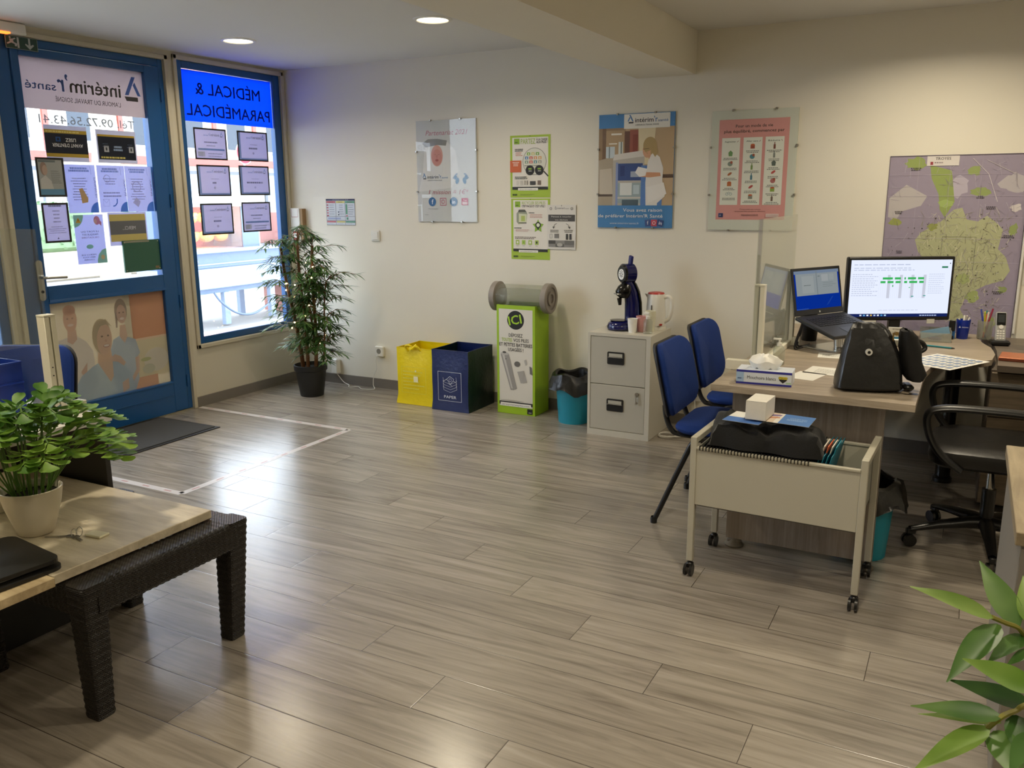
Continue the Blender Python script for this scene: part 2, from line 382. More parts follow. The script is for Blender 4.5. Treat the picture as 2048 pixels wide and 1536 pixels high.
# door
d = MB(); y0, y1, z1 = -2.36, -1.18, 2.435
d.box(-.07, y0, .0, -.004, -2.252, z1, blue, .004); d.box(-.07, -1.222, .0, -.004, y1, z1, blue, .004); d.box(-.07, -2.252, 2.385, -.004, -1.222, z1, blue, .004)
door = struct(d.build('door_1'))
d = MB(); A = -.055; B = .006
d.box(A, -2.248, .012, B, -2.2, 2.38, blue, .004); d.box(A, -1.342, .012, B, -1.226, 2.38, blue, .004)
d.box(A, -2.2, 2.335, B, -1.342, 2.38, blue); d.box(A, -2.2, .912, B, -1.342, .998, blue); d.box(A, -2.2, .012, B, -1.342, .222, blue)
d.box(B-.002, -2.19, .135, B+.004, -1.35, .14, blue); d.box(B-.001, -2.205, .89, B+.008, -1.335, .905, blue, .002)
for za, zb in ((.222, .236), (.898, .912)): d.box(A+.01, -2.2, za, B+.004, -1.342, zb, blue, .002)
d.build('door_leaf', door)
g = MB(); g.box(-.028, -2.203, .994, -.022, -1.338, 2.34, pane); g.build('window_pane', door)
g = MB(); g.box(-.028, -2.203, .218, -.022, -1.338, .914, pane); g.build('window_pane', door)
hd = MB(); hd.prism(rrect(-2.262, .915, -2.222, 1.16, .019), B, B+.009, chrome, axis='x')
hd.tube(smooth([(B+.009, -2.245, 1.056), (B+.04, -2.245, 1.056), (B+.052, -2.232, 1.056), (B+.052, -2.18, 1.054), (B+.05, -2.1, 1.05)], 5), .0095, chrome, 10)
hd.cyl((B+.008, -2.242, .97), (B+.014, -2.242, .97), .009, blackp); hd.build('door_handle', door)
for z in (.22, .8, 1.5, 2.2):
    h = MB(); h.cyl((B+.006, -1.221, z-.045), (B+.006, -1.221, z+.045), .007, blue); h.build('hinge', door)
h = MB(); h.box(-.072, y0+.01, 0.0005, .01, y1-.01, .011, chrome); h.build('threshold', door)
# vinyl film on the upper door glass
f = MB(); FW, FH = .858, .29; y_, z_ = -2.2, 2.045
p = Print(f, FW, FH, (-.0215, y_, z_), base=.0003, mk=lambda c: film(c, .45), **FU)
f.box(-.0217, y_, z_, -.0212, y_+FW, z_+FH, film('cfc4c8', .38))
p.lv = .0005
p.logo(.975, .34, .95, dark='4f4c4c', blue='5676b8', mirror=True)
f.build('vinyl_film', door)
f = MB(); p = Print(f, FW, .1, (-.0215, y_, 1.945), base=.0003, mk=lambda c: film(c, .3), **FU)
p.text('Tél. 09.72.56.43.41', .5, .22, .52, '626468', w=.78, mirror=True); f.build('vinyl_lettering', door)
def wash(c, k=.32):
    a = [int(c[i:i+2], 16) for i in (0, 2, 4)]; b = (222, 214, 204); return '%02x%02x%02x' % tuple(int(x*(1-k)+y*k) for x, y in zip(a, b))
# frosted picture film on the lower door glass: three carers
f = MB(); f.box(-.0217, -2.2, .222, -.0212, -1.342, .912, film('d8cfbc', .45)); PF = Print(f, .858, .69, (-.0212, -2.2, .222), base=.0002, mk=lambda c: film(wash(c), .45), **FU)
def carers(p):
    p.rect(0, 0, 1, 1, 'd6cebb'); p.rect(.0, .9, 1, 1, 'd9d0c4'); p.rect(.62, .5, .7, 1, 'cfc9b6')
    p.rect(.68, .52, 1, .96, 'cf8d6c'); p.rect(.68, .5, 1, .52, 'e2c5b0'); p.rect(.7, .12, 1, .5, 'd3ccb0')
    p.ell(.88, .28, .12, .12, 'dfdcd4'); p.ell(.8, .2, .06, .05, 'c7cdbc'); p.rect(.62, .02, .88, .13, 'd29d80'); p.ell(.78, .3, .05, .02, 'b9c48a')
    for x0, y0, s in ((.16, .78, 1.0),):          # man at the back in a white coat
        p.poly([(0, .2), (0, .56), (.05, .62), (.12, .64), (.2, .64), (.27, .58), (.32, .48), (.33, .15), (.1, 0), (0, 0)], 'dcd9d8'); p.poly([(.2, .3), (.26, .38), (.24, .2)], 'd0b0a0')
        p.poly([(.12, .6), (.13, .7), (.2, .7), (.2, .61), (.16, .57)], 'd6b5a4'); p.ell(.16, .8, .055, .115, 'd8b09c'); p.ell(.16, .885, .05, .05, 'd7aa96'); p.ell(.16, .75, .025, .012, 'ecdcd6')
        p.ell(.14, .81, .008, .008, 'a98878'); p.ell(.18, .81, .008, .008, 'a98878')
    # woman on the right in blue
    p.poly([(.47, .1), (.47, .46), (.5, .55), (.56, .58), (.62, .56), (.7, .52), (.73, .38), (.7, .34), (.7, .12), (.66, .02), (.5, 0)], 'a9bfdb')
    p.poly([(.56, .57), (.57, .68), (.62, .68), (.63, .56), (.6, .5)], 'd3b3a2'); p.ell(.592, .82, .056, .115, '9a8a80'); p.poly([(.54, .82), (.535, .66), (.55, .66), (.56, .8)], '9a8a80'); p.ell(.595, .785, .043, .092, 'd9b6a5')
    p.ell(.597, .742, .02, .012, 'f0e6e2'); p.ell(.578, .8, .007, .007, '7f6a60'); p.ell(.613, .8, .007, .007, '7f6a60')
    p.poly([(.68, .34), (.72, .35), (.71, .2), (.64, .1), (.62, .13), (.68, .22)], 'd9baa9')
    # woman in front
    p.poly([(.12, 0), (.14, .16), (.2, .26), (.3, .33), (.36, .36), (.5, .36), (.58, .3), (.63, .2), (.66, .02), (.66, 0)], 'a8c3dc')
    p.poly([(.345, .36), (.36, .46), (.47, .46), (.475, .36), (.47, .2), (.44, .15)], 'dcb99f'); p.ell(.405, .6, .082, .17, 'b3a488'); p.ell(.425, .565, .066, .15, 'dfbda6', a=-.1)
    p.poly([(.34, .66), (.37, .73), (.45, .76), (.5, .68), (.46, .71), (.4, .7), (.36, .62)], 'b3a488')
    p.ell(.437, .505, .03, .017, 'b98a80'); p.ell(.437, .508, .024, .01, 'f4eeea'); p.ell(.405, .6, .01, .009, '756458'); p.ell(.458, .6, .009, .009, '756458'); p.ell(.435, .555, .007, .014, 'cfa48e')
    p.poly([(.45, .38), (.5, .41), (.55, .38), (.59, .31), (.57, .28), (.52, .33), (.46, .35)], 'd9b9a8')
    p.poly([(.54, .12), (.6, .15), (.6, .05), (.54, .02)], 'd9b9a8')
carers(PF); f.build('picture_film', door)
# blue film on the window
f = MB(); y_, z_, FW, FH = -1.018, 2.052, .88, .348
f.box(-.0217, y_, z_, -.0212, y_+FW, z_+FH, film('1e7cf4', .7)); p = Print(f, FW, FH, (-.0212, y_, z_), base=.0003, mk=lambda c: film(c, .55), **FU)
p.text('MÉDICAL &', .5, .55, .24, '0a2a8c', w=.72, mirror=True, bold=1.6); p.text('PARAMÉDICAL', .5, .12, .24, '0a2a8c', w=.93, mirror=True, bold=1.6)
f.build('vinyl_film', win1)

# ---------------------------------------------------------------- notices on the glass
def notice(name, label, cat, y0, y1, z0, z1, draw, group=None, border=None, back='d8dcf0', t=.5, x=.0):
    t = t*.72
    """sheet on the inside of the glass"""
    w, h = y1-y0, z1-z0; X = -.0205 + x
    r = thing(name, label, cat, (X, y0, z0), 0, group)
    s = MB(); s.box(0, 0, 0, .0008, w, h, film(back, t)); p = Print(s, w, h, (.0008, 0, 0), base=.0001, mk=lambda c: film(c, t*.8), **FU); draw(p); s.build('sheet', r)
    if border:
        k = MB(); bw = border
        for a in ((0, 0, w, bw), (0, h-bw, w, h), (0, bw, bw, h-bw), (w-bw, bw, w, h-bw)): k.box(-.0002, a[0], a[1], .003, a[2], a[3], pm('black_magnetic_frame', '15120f', .5))
        k.build('frame', r)
    return r
def n_logo(p, y=.78, w=.5):
    p.logo(.9, y, w, dark='8b8fae', blue='8fa8d6', mirror=True, sub=None)
def n_job(blueband, title, q=False):
    def d(p):
        n_logo(p, .74, .62)
        if blueband:
            p.rect(.1, .3, .92, .36, '86a3d8'); p.bars(.25, .56, .75, 1, .05, '8d93b4', .5, 'c', 3); p.bars(.36, .45, .64, 1, .05, 'a5aac6', .35, 'c', 4); p.bars(.4, .2, .9, 2, .08, 'a9b0cc', .25, 'l', 5)
            p.rect(.08, .1, .3, .26, 'c3c8dd'); p.bars(.1, .22, .28, 3, .05, 'aab0c8', .4, 'l', 6)
        else:
            p.rect(.03, .03, .1, .97, '93aedb'); p.rect(.1, .03, .97, .1, '8ba6d8'); p.bars(.35, .56, .7, 1, .04, 'b4b2d0', .3, 'c', 7); p.bars(.5-title/2, .44, .5+title/2, 1, .05, '8a8db0', .7, 'c', 8); p.ell(.5, .27, .035, .04, 'bfbfe0')
    return d
JOBS = [('topmost of the left column, with blue band', -.945, -.64, 1.79, 2.012, n_job(True, 0)),
        ('topmost of the right column, beside the road sign', -.53, -.214, 1.791, 2.013, n_job(False, .4)),
        ('middle of the left column', -.944, -.63, 1.529, 1.753, n_job(False, .16)),
        ('middle of the right column', -.537, -.22, 1.534, 1.757, n_job(False, .75)),
        ('lowest of the left column, before the rotisserie', -.941, -.632, 1.25, 1.478, n_job(False, .34)),
        ('lowest of the right column, nearest the bamboo', -.536, -.23, 1.255, 1.483, n_job(True, 0))]
for lab, a, e, z0, z1, fn in JOBS:
    notice('framed_notice', 'black-edged window notice, ' + lab, 'notice', a, e, z0, z1, fn, 'black-edged notices on the window', .011, 'd4d2ee', .42)
GOLD = 'c9a93e'
def d_lisez(p):
    p.rect(0, .12, 1, .88, '10182a'); p.rect(0, .12, 1, .22, GOLD); p.rect(0, .78, 1, .88, GOLD); p.bars(.04, .83, .98, 1, .06, 'e8dc8a', .4, 'l', 2)
    p.text("AVANT D'ENTRER", .52, .5, .1, 'ffffff', w=.72, bold=1, flip=True); p.text('LISEZ', .6, .65, .1, 'ffffff', w=.24, bold=1, flip=True); p.rect(.25, .55, .36, .68, '1d4f8f'); p.rect(.28, .58, .33, .65, '10182a')
def d_square(p):
    p.rect(.03, .1, .97, .86, '10182a'); p.rect(.03, .8, .97, .86, GOLD); p.bars(.08, .17, .93, 1, .07, 'e0d272', .45, 'l', 1)
    for a in (.17, .8): p.rect(a, .33, a+.12, .52, 'b9bcc4'); p.rect(a+.04, .38, a+.08, .47, '3a3f4a'); p.bars(a-.04, .58, a+.12, 2, .08, '5f708c', .15, 'c', int(a*10))
    p.bars(.36, .5, .68, 2, .09, '9fb4d6', .4, 'c', 9); p.text('f', .23, .36, .1, '3a3f4a', mirror=True)
notice('door_notice', 'upside-down black and gold sheet reading AVANT D\'ENTRER on the door glass', 'notice', -2.085, -1.80, 1.745, 1.958, d_lisez, None, None, 'd5d7ea', .3)
notice('door_notice', 'black sheet with gold bands and two small grey squares, top right of the door glass', 'notice', -1.735, -1.44, 1.745, 1.95, d_square, None, None, 'd5d7ea', .3)
def d_photo(p):
    p.rect(.07, .05, .93, .95, 'b4b6b0'); p.rect(.07, .05, .93, .2, '6fa3c6'); p.ell(.26, .72, .12, .17, 'a98f80'); p.ell(.3, .68, .09, .13, 'cbb0a0'); p.poly([(.1, .2), (.12, .45), (.3, .55), (.5, .4), (.55, .2)], 'd5d3cc'); p.bars(.5, .66, .88, 7, .05, '8b8d88', .22, 'l', 3); p.rect(.1, .88, .7, .93, '7e8a8a')
notice('framed_notice', 'black-edged poster with a face above a blue strip, left on the door glass', 'notice', -2.163, -1.981, 1.532, 1.765, d_photo, None, .012, 'c9ccd2', .35)
def d_letter(p):
    p.bars(.2, .93, .8, 1, .05, '8084a0', .6, 'c', 3); p.bars(.35, .8, .7, 4, .09, 'a9abc8', .22, 'c', 5); p.bars(.15, .4, .85, 4, .05, 'a9abc8', .22, 'c', 6); p.poly([(.46, .09), (.5, .14), (.54, .09)], '7a7fa0')
notice('framed_notice', 'black-edged typed letter on the door glass, below the poster with a face', 'notice', -2.16, -1.985, 1.256, 1.497, d_letter, None, .012, 'd3d2ee', .42)
def d_sheet(kind):
    def d(p):
        p.bars(.12, .93, .8, 2, .05, '8fa6dc', .5, 'c', kind); p.line([(.84, .97), (.86, .8)], .0012, '55609a'); p.poly([(1, 0), (1, .22)] + [(1-.28*math.sin(a_), .22*math.cos(a_)) for a_ in [i*PI/16 for i in range(1, 8)]] + [(.72, 0)], '5b90e0')
        p.bars(.15, .72, .72, 9 if kind != 2 else 3, .055, 'a3a8cc', .22, 'c', kind+3)
        p.text(('VIE FAMILIALE', 'EN PUBLIC', 'EN PUBLIC')[kind-1], .93, .53, .05, '666c9c', w=.62 if kind == 1 else .52, rot=-PI/2, flip=False, mirror=True)
        if kind == 1: p.poly([(.4, .5), (.52, .52), (.68, .3), (.66, .22), (.46, .2), (.44, .35)], 'd3b074')
        if kind == 2:
            p.frame(.12, .13, .34, .28, .0015, '9aa0cc'); p.line([(.12, .28), (.23, .2), (.34, .28)], .0015, '9aa0cc'); p.ring(.33, .72, .025, .004, 'b3b7da')
            p.line([(.46, .13), (.54, .14), (.62, .2), (.63, .29)], .008, '5b86d6'); p.bars(.15, .42, .85, 2, .07, '9a9fc6', .25, 'l', 4)
        if kind == 3: p.ring(.4, .55, .035, .006, 'b6bade'); p.poly([(.2, .2), (.35, .32), (.5, .22), (.4, .1)], 'c3c6e4')
    return d
for k, (a, e, lab) in enumerate(((-1.98, -1.77, 'white information sheet with an ochre shape, left one of three on the door'), (-1.756, -1.552, 'white information sheet with an envelope drawing, middle one of three on the door'), (-1.550, -1.345, 'white information sheet with a blue corner, nearest the door hinges of three'))):
    notice('information_sheet', lab, 'notice', a, e, 1.432, 1.728, d_sheet(k+1), 'information sheets on the door', None, 'ccd2f4', .5)
def d_mask(p):
    p.poly([(0, 1), (.33, 1)] + [(.33*math.cos(a), 1-.25*math.sin(a)) for a in (.2, .5, .8, 1.1, 1.4)] + [(0, .74)], '93cbb0'); p.poly([(.06, .84), (.24, .84), (.15, .95)], 'e0b64c'); p.rect(.14, .87, .16, .92, '7a4a20')
    p.ell(.78, .88, .11, .09, 'c98aa0'); p.poly([(.86, .9), (.94, .84), (.92, .76), (.84, .82)], 'c98aa0'); p.ell(.73, .86, .05, .05, 'e3c0c8')
    p.text('LE PORT DU', .5, .64, .035, '6a7096', w=.6, mirror=True, bold=1); p.text('MASQUE EST', .5, .58, .035, '6a7096', w=.55, mirror=True, bold=1); p.text('OBLIGATOIRE', .5, .52, .035, '9a7f9c', w=.6, mirror=True)
    p.ell(.45, .35, .12, .045, '8fcab4'); p.text('MERCI DE', .38, .17, .03, '6a7096', w=.5, mirror=True, bold=1); p.text('BIEN VOUS', .38, .12, .03, '6a7096', w=.42, mirror=True, bold=1); p.text('COUVRIR', .38, .07, .03, '6a7096', w=.36, mirror=True, bold=1)
    p.poly([(1, 0), (1, .3), (.85, .27), (.72, .18), (.66, .06), (.66, 0)], '93cbb0'); p.ell(.86, .12, .07, .05, 'd9c8a0')
notice('mask_notice', 'white sheet with green corners asking to wear a mask, low on the door glass', 'notice', -1.958, -1.75, 1.112, 1.42, d_mask, None, None, 'ccd2f4', .5)
def d_merci(p):
    p.rect(.03, .12, .97, .94, 'd0be6c'); p.rect(.03, .33, .97, .74, '75777e'); p.text('MERCI...', .52, .47, .11, 'd9dbe8', w=.34, mirror=True, bold=1)
notice('merci_notice', 'grey and gold striped sheet reading MERCI on the door glass', 'notice', -1.713, -1.417, 1.215, 1.43, d_merci, None, None, 'cfd2ee', .45)
r = thing('green_panel', 'plain dark green plastic panel with screws at the bottom right of the door glass', 'panel', (-.020, -1.629, 1.034))
s = MB(); s.box(0, 0, 0, .012, .288, .21, film('3f6a58', .25), .001); p = Print(s, .288, .21, (.012, 0, 0), mk=lambda c: ink(c), **FU); p.rect(.02, .93, .72, .985, '8b8a78'); p.rect(.84, .06, .95, .14, '7c6a4c'); s.build('panel', r)
for a, c in ((.012, .012), (.276, .012), (.012, .198), (.276, .198)):
    q = MB(); q.cyl((.012, a, c), (.0145, a, c), .004, chrome, n=10); q.build('screw', r)
# ---------------------------------------------------------------- exit sign, emergency light
r = thing('emergency_light', 'white emergency light box with a small red lamp above the door', 'light', (0.0005, -2.47, 2.435))
s = MB(); s.box(0, 0, 0, .062, .3, .062, whitep, .006); s.build('housing', r); s = MB(); s.box(.03, .12, -.003, .064, .20, .006, glow('red_led', 'ff5a20', 6)); s.build('indicator_lamp', r)
r = thing('exit_sign', 'dark green exit sign with running figure and down arrow over the door', 'sign', (.012, -2.277, 2.362))
s = MB(); s.box(0, 0, 0, .006, .194, .07, pm('dark_green_sign', '1d3f33', .35)); p = Print(s, .194, .07, (.006, 0, 0), mk=lambda c: pm('sign_white', 'aeb4b0', .4), **FU)
p.frame(.01, .02, .99, .98, .0018, 'w'); p.poly([(.71, .95), (.77, .95), (.77, .4), (.86, .52), (.88, .42), (.74, .08), (.6, .42), (.62, .52), (.71, .4)], 'w')
p.circ(.15, .84, .006, 'w'); p.poly([(.12, .72), (.22, .76), (.3, .86), (.33, .8), (.24, .66), (.26, .5), (.36, .42), (.34, .2), (.28, .2), (.28, .36), (.18, .44), (.06, .3), (.04, .38), (.14, .54)], 'w'); p.rect(.36, .1, .42, .92, 'w'); s.build('sign_plate', r)

# ---------------------------------------------------------------- street outside
asph = pm('street_paving', '8f8d8a', .8, var=.12, nscale=3, bump=.3, bscale=20)
curb = pm('pale_kerb_stone', 'b9b8b4', .7, var=.08, nscale=5)
b = MB(); b.box(-30, -25, -.3, -3.2, 40, -.12, asph); b.box(-3.2, -25, -.3, -.0801, 40, -.1, curb)
for i in range(60): b.box(-3.22, -22+i*1.0, -.13, -3.12, -21.02+i*1.0, -.095, curb, .01)
struct(b.build('street'))
redp = pm('red_timber', 'b8645a', .6, var=.08); cream = pm('cream_render', 'cfc8b8', .8, var=.04, nscale=2); greyw = pm('grey_shopfront', '6b7078', .5)
def pilaster(y0, y1, lab):
    o = MB(); o.box(-.26, y0, -.1, -.2, y1, 3.0, redp, .01); o = o.build('timber_post'); tag(o, lab, 'post')
pilaster(-1.175, -1.125, 'red timber post outside, seen past the hinge side of the door'); pilaster(.085, .12, 'red timber post outside at the right edge of the shop window')
# houses opposite
def house(y0, y1, hgt, x, lab, tim=redp, base=greyw):
    r = thing('timber_framed_house', lab, 'house', (x, y0, -.12), 0, 'houses across the street'); w = y1-y0
    m = MB(); m.box(-6, 0, 0, 0, w, hgt, cream); m.build('wall', r)
    m = MB(); m.prism([(-.4, hgt), (-3, hgt+1.3), (-6.4, hgt)], 0, w, pm('roof_tiles', '8d5a45', .8, var=.15), M=Matrix(((1, 0, 0, 0), (0, 0, 1, 0), (0, 1, 0, 0), (0, 0, 0, 1)))); m.build('roof', r)
    n = max(2, int(w/1.5))
    for z in (2.55, 4.3):
        m = MB(); m.box(0, 0, z, .08, w, z+.22, tim); m.build('timber_beam', r)
    for i in range(n+1):
        y = i*(w-.2)/n; m = MB(); m.box(0, y, 2.8, .07, y+.14, hgt, tim); m.build('timber_post', r)
    for i in range(n):
        y = (i+.5)*w/n
        m = MB(); m.box(.0, y-.45, 3.0, .05, y+.45, 4.1, whitep); f = m.build('window_frame', r); m = MB(); m.box(.05, y-.38, 3.07, .06, y+.38, 4.03, pm('dark_glass', '3a4450', .1)); m.build('pane', f)
        m = MB(); m.box(.0, y-.6, .5, .06, y+.6, 2.4, base); f = m.build('shop_window', r); m = MB(); m.box(.06, y-.52, .6, .07, y+.52, 2.3, pm('shop_glass', '9aa6b2', .15)); m.build('pane', f)
house(-3, 4.6, 4.7, -15, 'pale timber-framed house across the street behind the left of the door')
house(4.9, 10.3, 5, -15.5, 'pale timber-framed house across the street behind the hedge')
house(10.9, 19.5, 4.8, -16, 'pale timber-framed house across the street behind the shop window notices')
# tree
bark = pm('pale_bark', 'a79f8d', .85, var=.25, nscale=8, bump=.5, bscale=25)
r = thing('street_tree', 'thick pale tree trunk outside behind the black and gold door notices', 'tree', (-8, 4.33, -.12))
m = MB(); m.tube(smooth([(0, 0, 0), (.02, -.03, .6), (0, -.02, 1.6), (.05, .03, 2.6), (0, .05, 3.6), (.1, .2, 5)], 5), [.26-.003*i for i in range(26)], bark, 14); m.build('trunk', r)
for k in range(7):
    a = k*2.4; m = MB(); z0 = 2.9+.25*k; e = Vector((1.1*math.cos(a), 1.1*math.sin(a), z0+1.5)); m.tube(smooth([(.05, .05, z0), tuple(Vector((.05, .05, z0)).lerp(e, .5)+Vector((0, 0, -.1))), tuple(e)], 5), [.09-.007*i for i in range(11)], bark, 8); m.build('branch', r)
# hedge, planter
hg = pm('hedge_leaf', '7c9870', .6, var=.3, nscale=6); m = MB(); m.box(-.25, 0, .0, .25, 3.6, .9, hg, .08); R = random.Random(5)
for i in range(1500):
    c = Vector((R.uniform(-.32, .32), R.uniform(-.08, 3.68), R.uniform(.0, 1.0))); q = Matrix.Rotation(R.uniform(0, 6), 4, Vector((R.random()+.01, R.random(), R.random())).normalized())
    m.add([c + q @ Vector(v) for v in ((-.06, 0, 0), (0, -.03, 0), (.06, 0, 0), (0, .03, 0))], [(0, 1, 2, 3)], hg)
r = thing('hedge', 'pale green hedge in a stone trough outside, left of the tree', 'hedge', (-11.5, 4.2, .45)); m.build('foliage', r)
m = MB(); m.box(-.4, -.1, -.57, .4, 3.8, 0.0, pm('stone', 'b5aa98', .85, var=.12, nscale=6), .04); m.build('stone_trough', r)
# no parking sign
r = thing('no_parking_sign', 'round red and blue no parking sign on a grey pole outside the window', 'sign', (-14, 13.5, -.12))
m = MB(); m.cyl((0, 0, 0), (0, 0, 3.3), .035, pm('galvanised', 'a9adb0', .4, metal=.6)); m.build('pole', r)
m = MB(); m.cyl((.04, 0, 2.88), (.06, 0, 2.88), .33, pm('sign_rim', 'f0f0f0', .4), n=32); m.cyl((.06, 0, 2.88), (.063, 0, 2.88), .31, pm('sign_red', 'd0243a', .4), n=32); m.cyl((.063, 0, 2.88), (.066, 0, 2.88), .2, pm('sign_blue', '1d57c8', .4), n=32)
m.box(.066, -.035, 2.68, .069, .035, 3.08, pm('sign_red', 'd0243a', .4), M=Matrix.Translation((0, 0, 2.88)) @ Matrix.Rotation(math.radians(45), 4, 'X') @ Matrix.Translation((0, 0, -2.88))); m.build('disc', r)
m = MB(); m.box(.03, -.12, 1.9, .05, .28, 2.42, whitep); m.build('lower_plate', r)
# rotisserie
st = pm('greyblue_steel', '8f9fb8', .35, metal=.2, var=.04); st2 = pm('darker_steel', '64748f', .4, metal=.2); 
r = thing('rotisserie', 'grey steel street rotisserie on legs, glowing orange inside, outside the window', 'oven', (-3.45, 1.75, -.1))
m = MB(); m.box(-.75, 0, .48, 0, 1.95, .74, st, .01); m.box(-.75, 0, .74, -.03, 1.95, .93, st2, .005); m.box(-.75, -.03, .93, .04, 2.0, .97, st, .006); m.box(-.05, .2, .78, -.02, 1.6, .8, st, .003); m.box(-.7, .02, .42, -.05, 1.93, .48, st2); m.build('counter', r)
for y in (.05, .72, 1.55):
    for x in (-.68, -.1):
        m = MB(); m.box(x, y, 0, x+.07, y+.09, .42, st, .004); m.build('leg', r)
m = MB(); OX0, OX1, OY0, OY1, OZ0, OZ1 = -.7, -.12, .05, 1.5, .97, 1.5
m.box(OX0, OY0, OZ0, OX0+.04, OY1, OZ1, pm('oven_lining', '8b4a2a', .5, metal=.3)); m.box(OX0, OY0, OZ0, OX1, OY0+.16, OZ1, st2); m.box(OX0, OY1-.3, OZ0, OX1, OY1, OZ1, st2); m.box(OX0, OY0, OZ1, OX1+.05, OY1+.1, OZ1+.16, whitep, .01); m.build('oven', r)
m = MB(); m.box(OX1-.01, OY0+.16, OZ0, OX1, OY1-.3, OZ1, pane); m.build('glass_door', r)
ck = pm('roast_chicken_skin', 'e09a3c', .4, var=.25, nscale=20)
for k, z in enumerate((1.12, 1.36)):
    m = MB(); m.cyl((-.38, OY0+.16, z), (-.38, OY1-.3, z), .008, chrome, n=8); m.build('spit', r)
    for i in range(4):
        y = OY0+.28+i*.245; m = MB(); m.ball((-.38, y, z), (.09, .11, .075), ck); m.ball((-.33, y-.05, z+.035), (.03, .06, .03), ck, 8, k=6); m.ball((-.33, y+.05, z+.035), (.03, .06, .03), ck, 8, k=6); m.build('roast_chicken', r)
for z in (1.1, 1.32):
    m = MB(); m.box(OX0+.045, OY0+.2, z, OX0+.06, OY1-.35, z+.03, glow('oven_burner', 'ff7a20', 40)); m.build('burner', r)
lt = bpy.data.lights.new('oven_lamp', 'POINT'); lt.energy = 45; lt.color = (1, .42, .12); lt.shadow_soft_size = .04; lo = bpy.data.objects.new('oven_lamp', lt); COL.objects.link(lo); lo.parent = r; lo.location = (-.2, .6, 1.46)
m = MB(); m.tube(smooth([(.03, .5, .44), (.05, .6, .3), (.05, .85, .14), (.04, 1.15, .1), (.0, 1.5, .2)], 6), .014, st2, 8); m.build('hose', r)
m = MB(); m.box(-.6, 1.66, .0, .0, 2.2, 1.4, pm('red_brick_panel', 'b07a70', .7)); o = m.build('utility_box', None, (-3.5, 2.15, -.1)); tag(o, 'pinkish red cabinet outside, right of the rotisserie', 'cabinet')
# ---------------------------------------------------------------- posters on the back wall (sheet frame: x right, z up)
def clipframe(label, x, z, w, h, draw, back='e2e4dc', cat='poster', name='framed_poster', edge='8d8f8c', gl=True):
    r = thing(name, label, cat, (x, -.001, z))
    b = MB(); b.box(0, -.009, 0, w, 0, h, pm('backing_'+back, back, .6)); b.build('backing_board', r)
    s = MB(); s.box(.001, -.0098, .001, w-.001, -.0091, h-.001, ink(back)); draw(Print(s, w, h, (0, -.0098, 0), base=.0001)); s.build('print', r)
    if gl:
        g = MB(); g.box(0, -.0205, 0, w, -.0185, h, glass('poster_glass', gloss=.035)); g.build('glass', r)
    for fx, fz in ((.25, 1), (.75, 1), (.25, 0), (.75, 0), (0, .3), (0, .7), (1, .3), (1, .7)):
        c = MB(); cx, cz = fx*w, fz*h; c.box(cx-.006, -.0222, cz-.006, cx+.006, -.0003, cz+.006, chrome, .001); c.build('clip', r)
    return r
def d_baby(p):
    p.rect(0, 0, 1, 1, 'c9ccc9'); p.poly([(.02, .3), (.1, .5), (.14, .74), (.3, .82), (.5, .8), (.66, .7), (.7, .5), (.6, .34)], 'd8d9d6')
    p.poly([(.1, .78), (.2, .82), (.36, .82), (.52, .8), (.5, .75), (.36, .76), (.16, .74)], '8b8d8c')
    p.ell(.345, .655, .1, .105, 'cf9c8e'); p.ell(.345, .64, .085, .08, 'c98c80'); p.line([(.30, .67), (.33, .665)], .002, '8a5a52'); p.line([(.36, .665), (.39, .67)], .002, '8a5a52'); p.ell(.345, .61, .028, .012, 'a85f5a'); p.poly([(.33, .66), (.36, .66), (.352, .63), (.338, .63)], 'bd8076')
    p.line([(.55, .6), (.63, .585), (.6, .64), (.66, .67), (.73, .62), (.72, .56), (.63, .5)], .0015, 'a8aaa8')
    p.text('Partenariat 2021', .5, .855, .05, 'b46a80', w=.68, slant=.3); p.logo(.09, .425, .44, dark='3c4a5c', blue='5b87b8')
    for sx in (0, 1):
        X = .74 + (.06 if sx else -.06); s = 1 if sx else -1
        p.ell(X, .405, .028, .032, '4d7fa8', a=.3*s); p.ell(X+.028*s, .438, .026, .022, '4d7fa8', a=.3*s)
        for i in range(5): p.ell(X+s*(-.0+.016*i), .472-.004*i*i*.6, .008, .008, '4d7fa8', 8)
    p.text('1 mission = 1€*', .52, .275, .045, 'b46a78', w=.66, slant=.3)
    p.circ(.25, .2, .033, '33689b'); p.text('f', .255, .175, .05, 'e8ecf0', bold=2); p.frame(.385, .165, .485, .235, .004, 'c05a78'); p.ring(.435, .2, .015, .004, 'c05a78'); p.circ(.615, .2, .033, '2f6a98'); p.text('in', .615, .18, .04, 'e8ecf0', bold=2)
    p.rect(.745, .165, .855, .235, 'c04a68'); p.text('You', .8, .208, .018, 'f0e4e6', bold=1); p.rect(.76, .172, .84, .2, 'dfc4c8'); p.bars(.18, .13, .4, 1, .02, 'a0a2a2', .2); p.bars(.12, .07, .2, 1, .02, 'a0a2a2', .2)
clipframe('glazed poster with a sleeping baby reading Partenariat 2021', 1.257, 1.333, .514, .725, d_baby, 'd0d2d0')
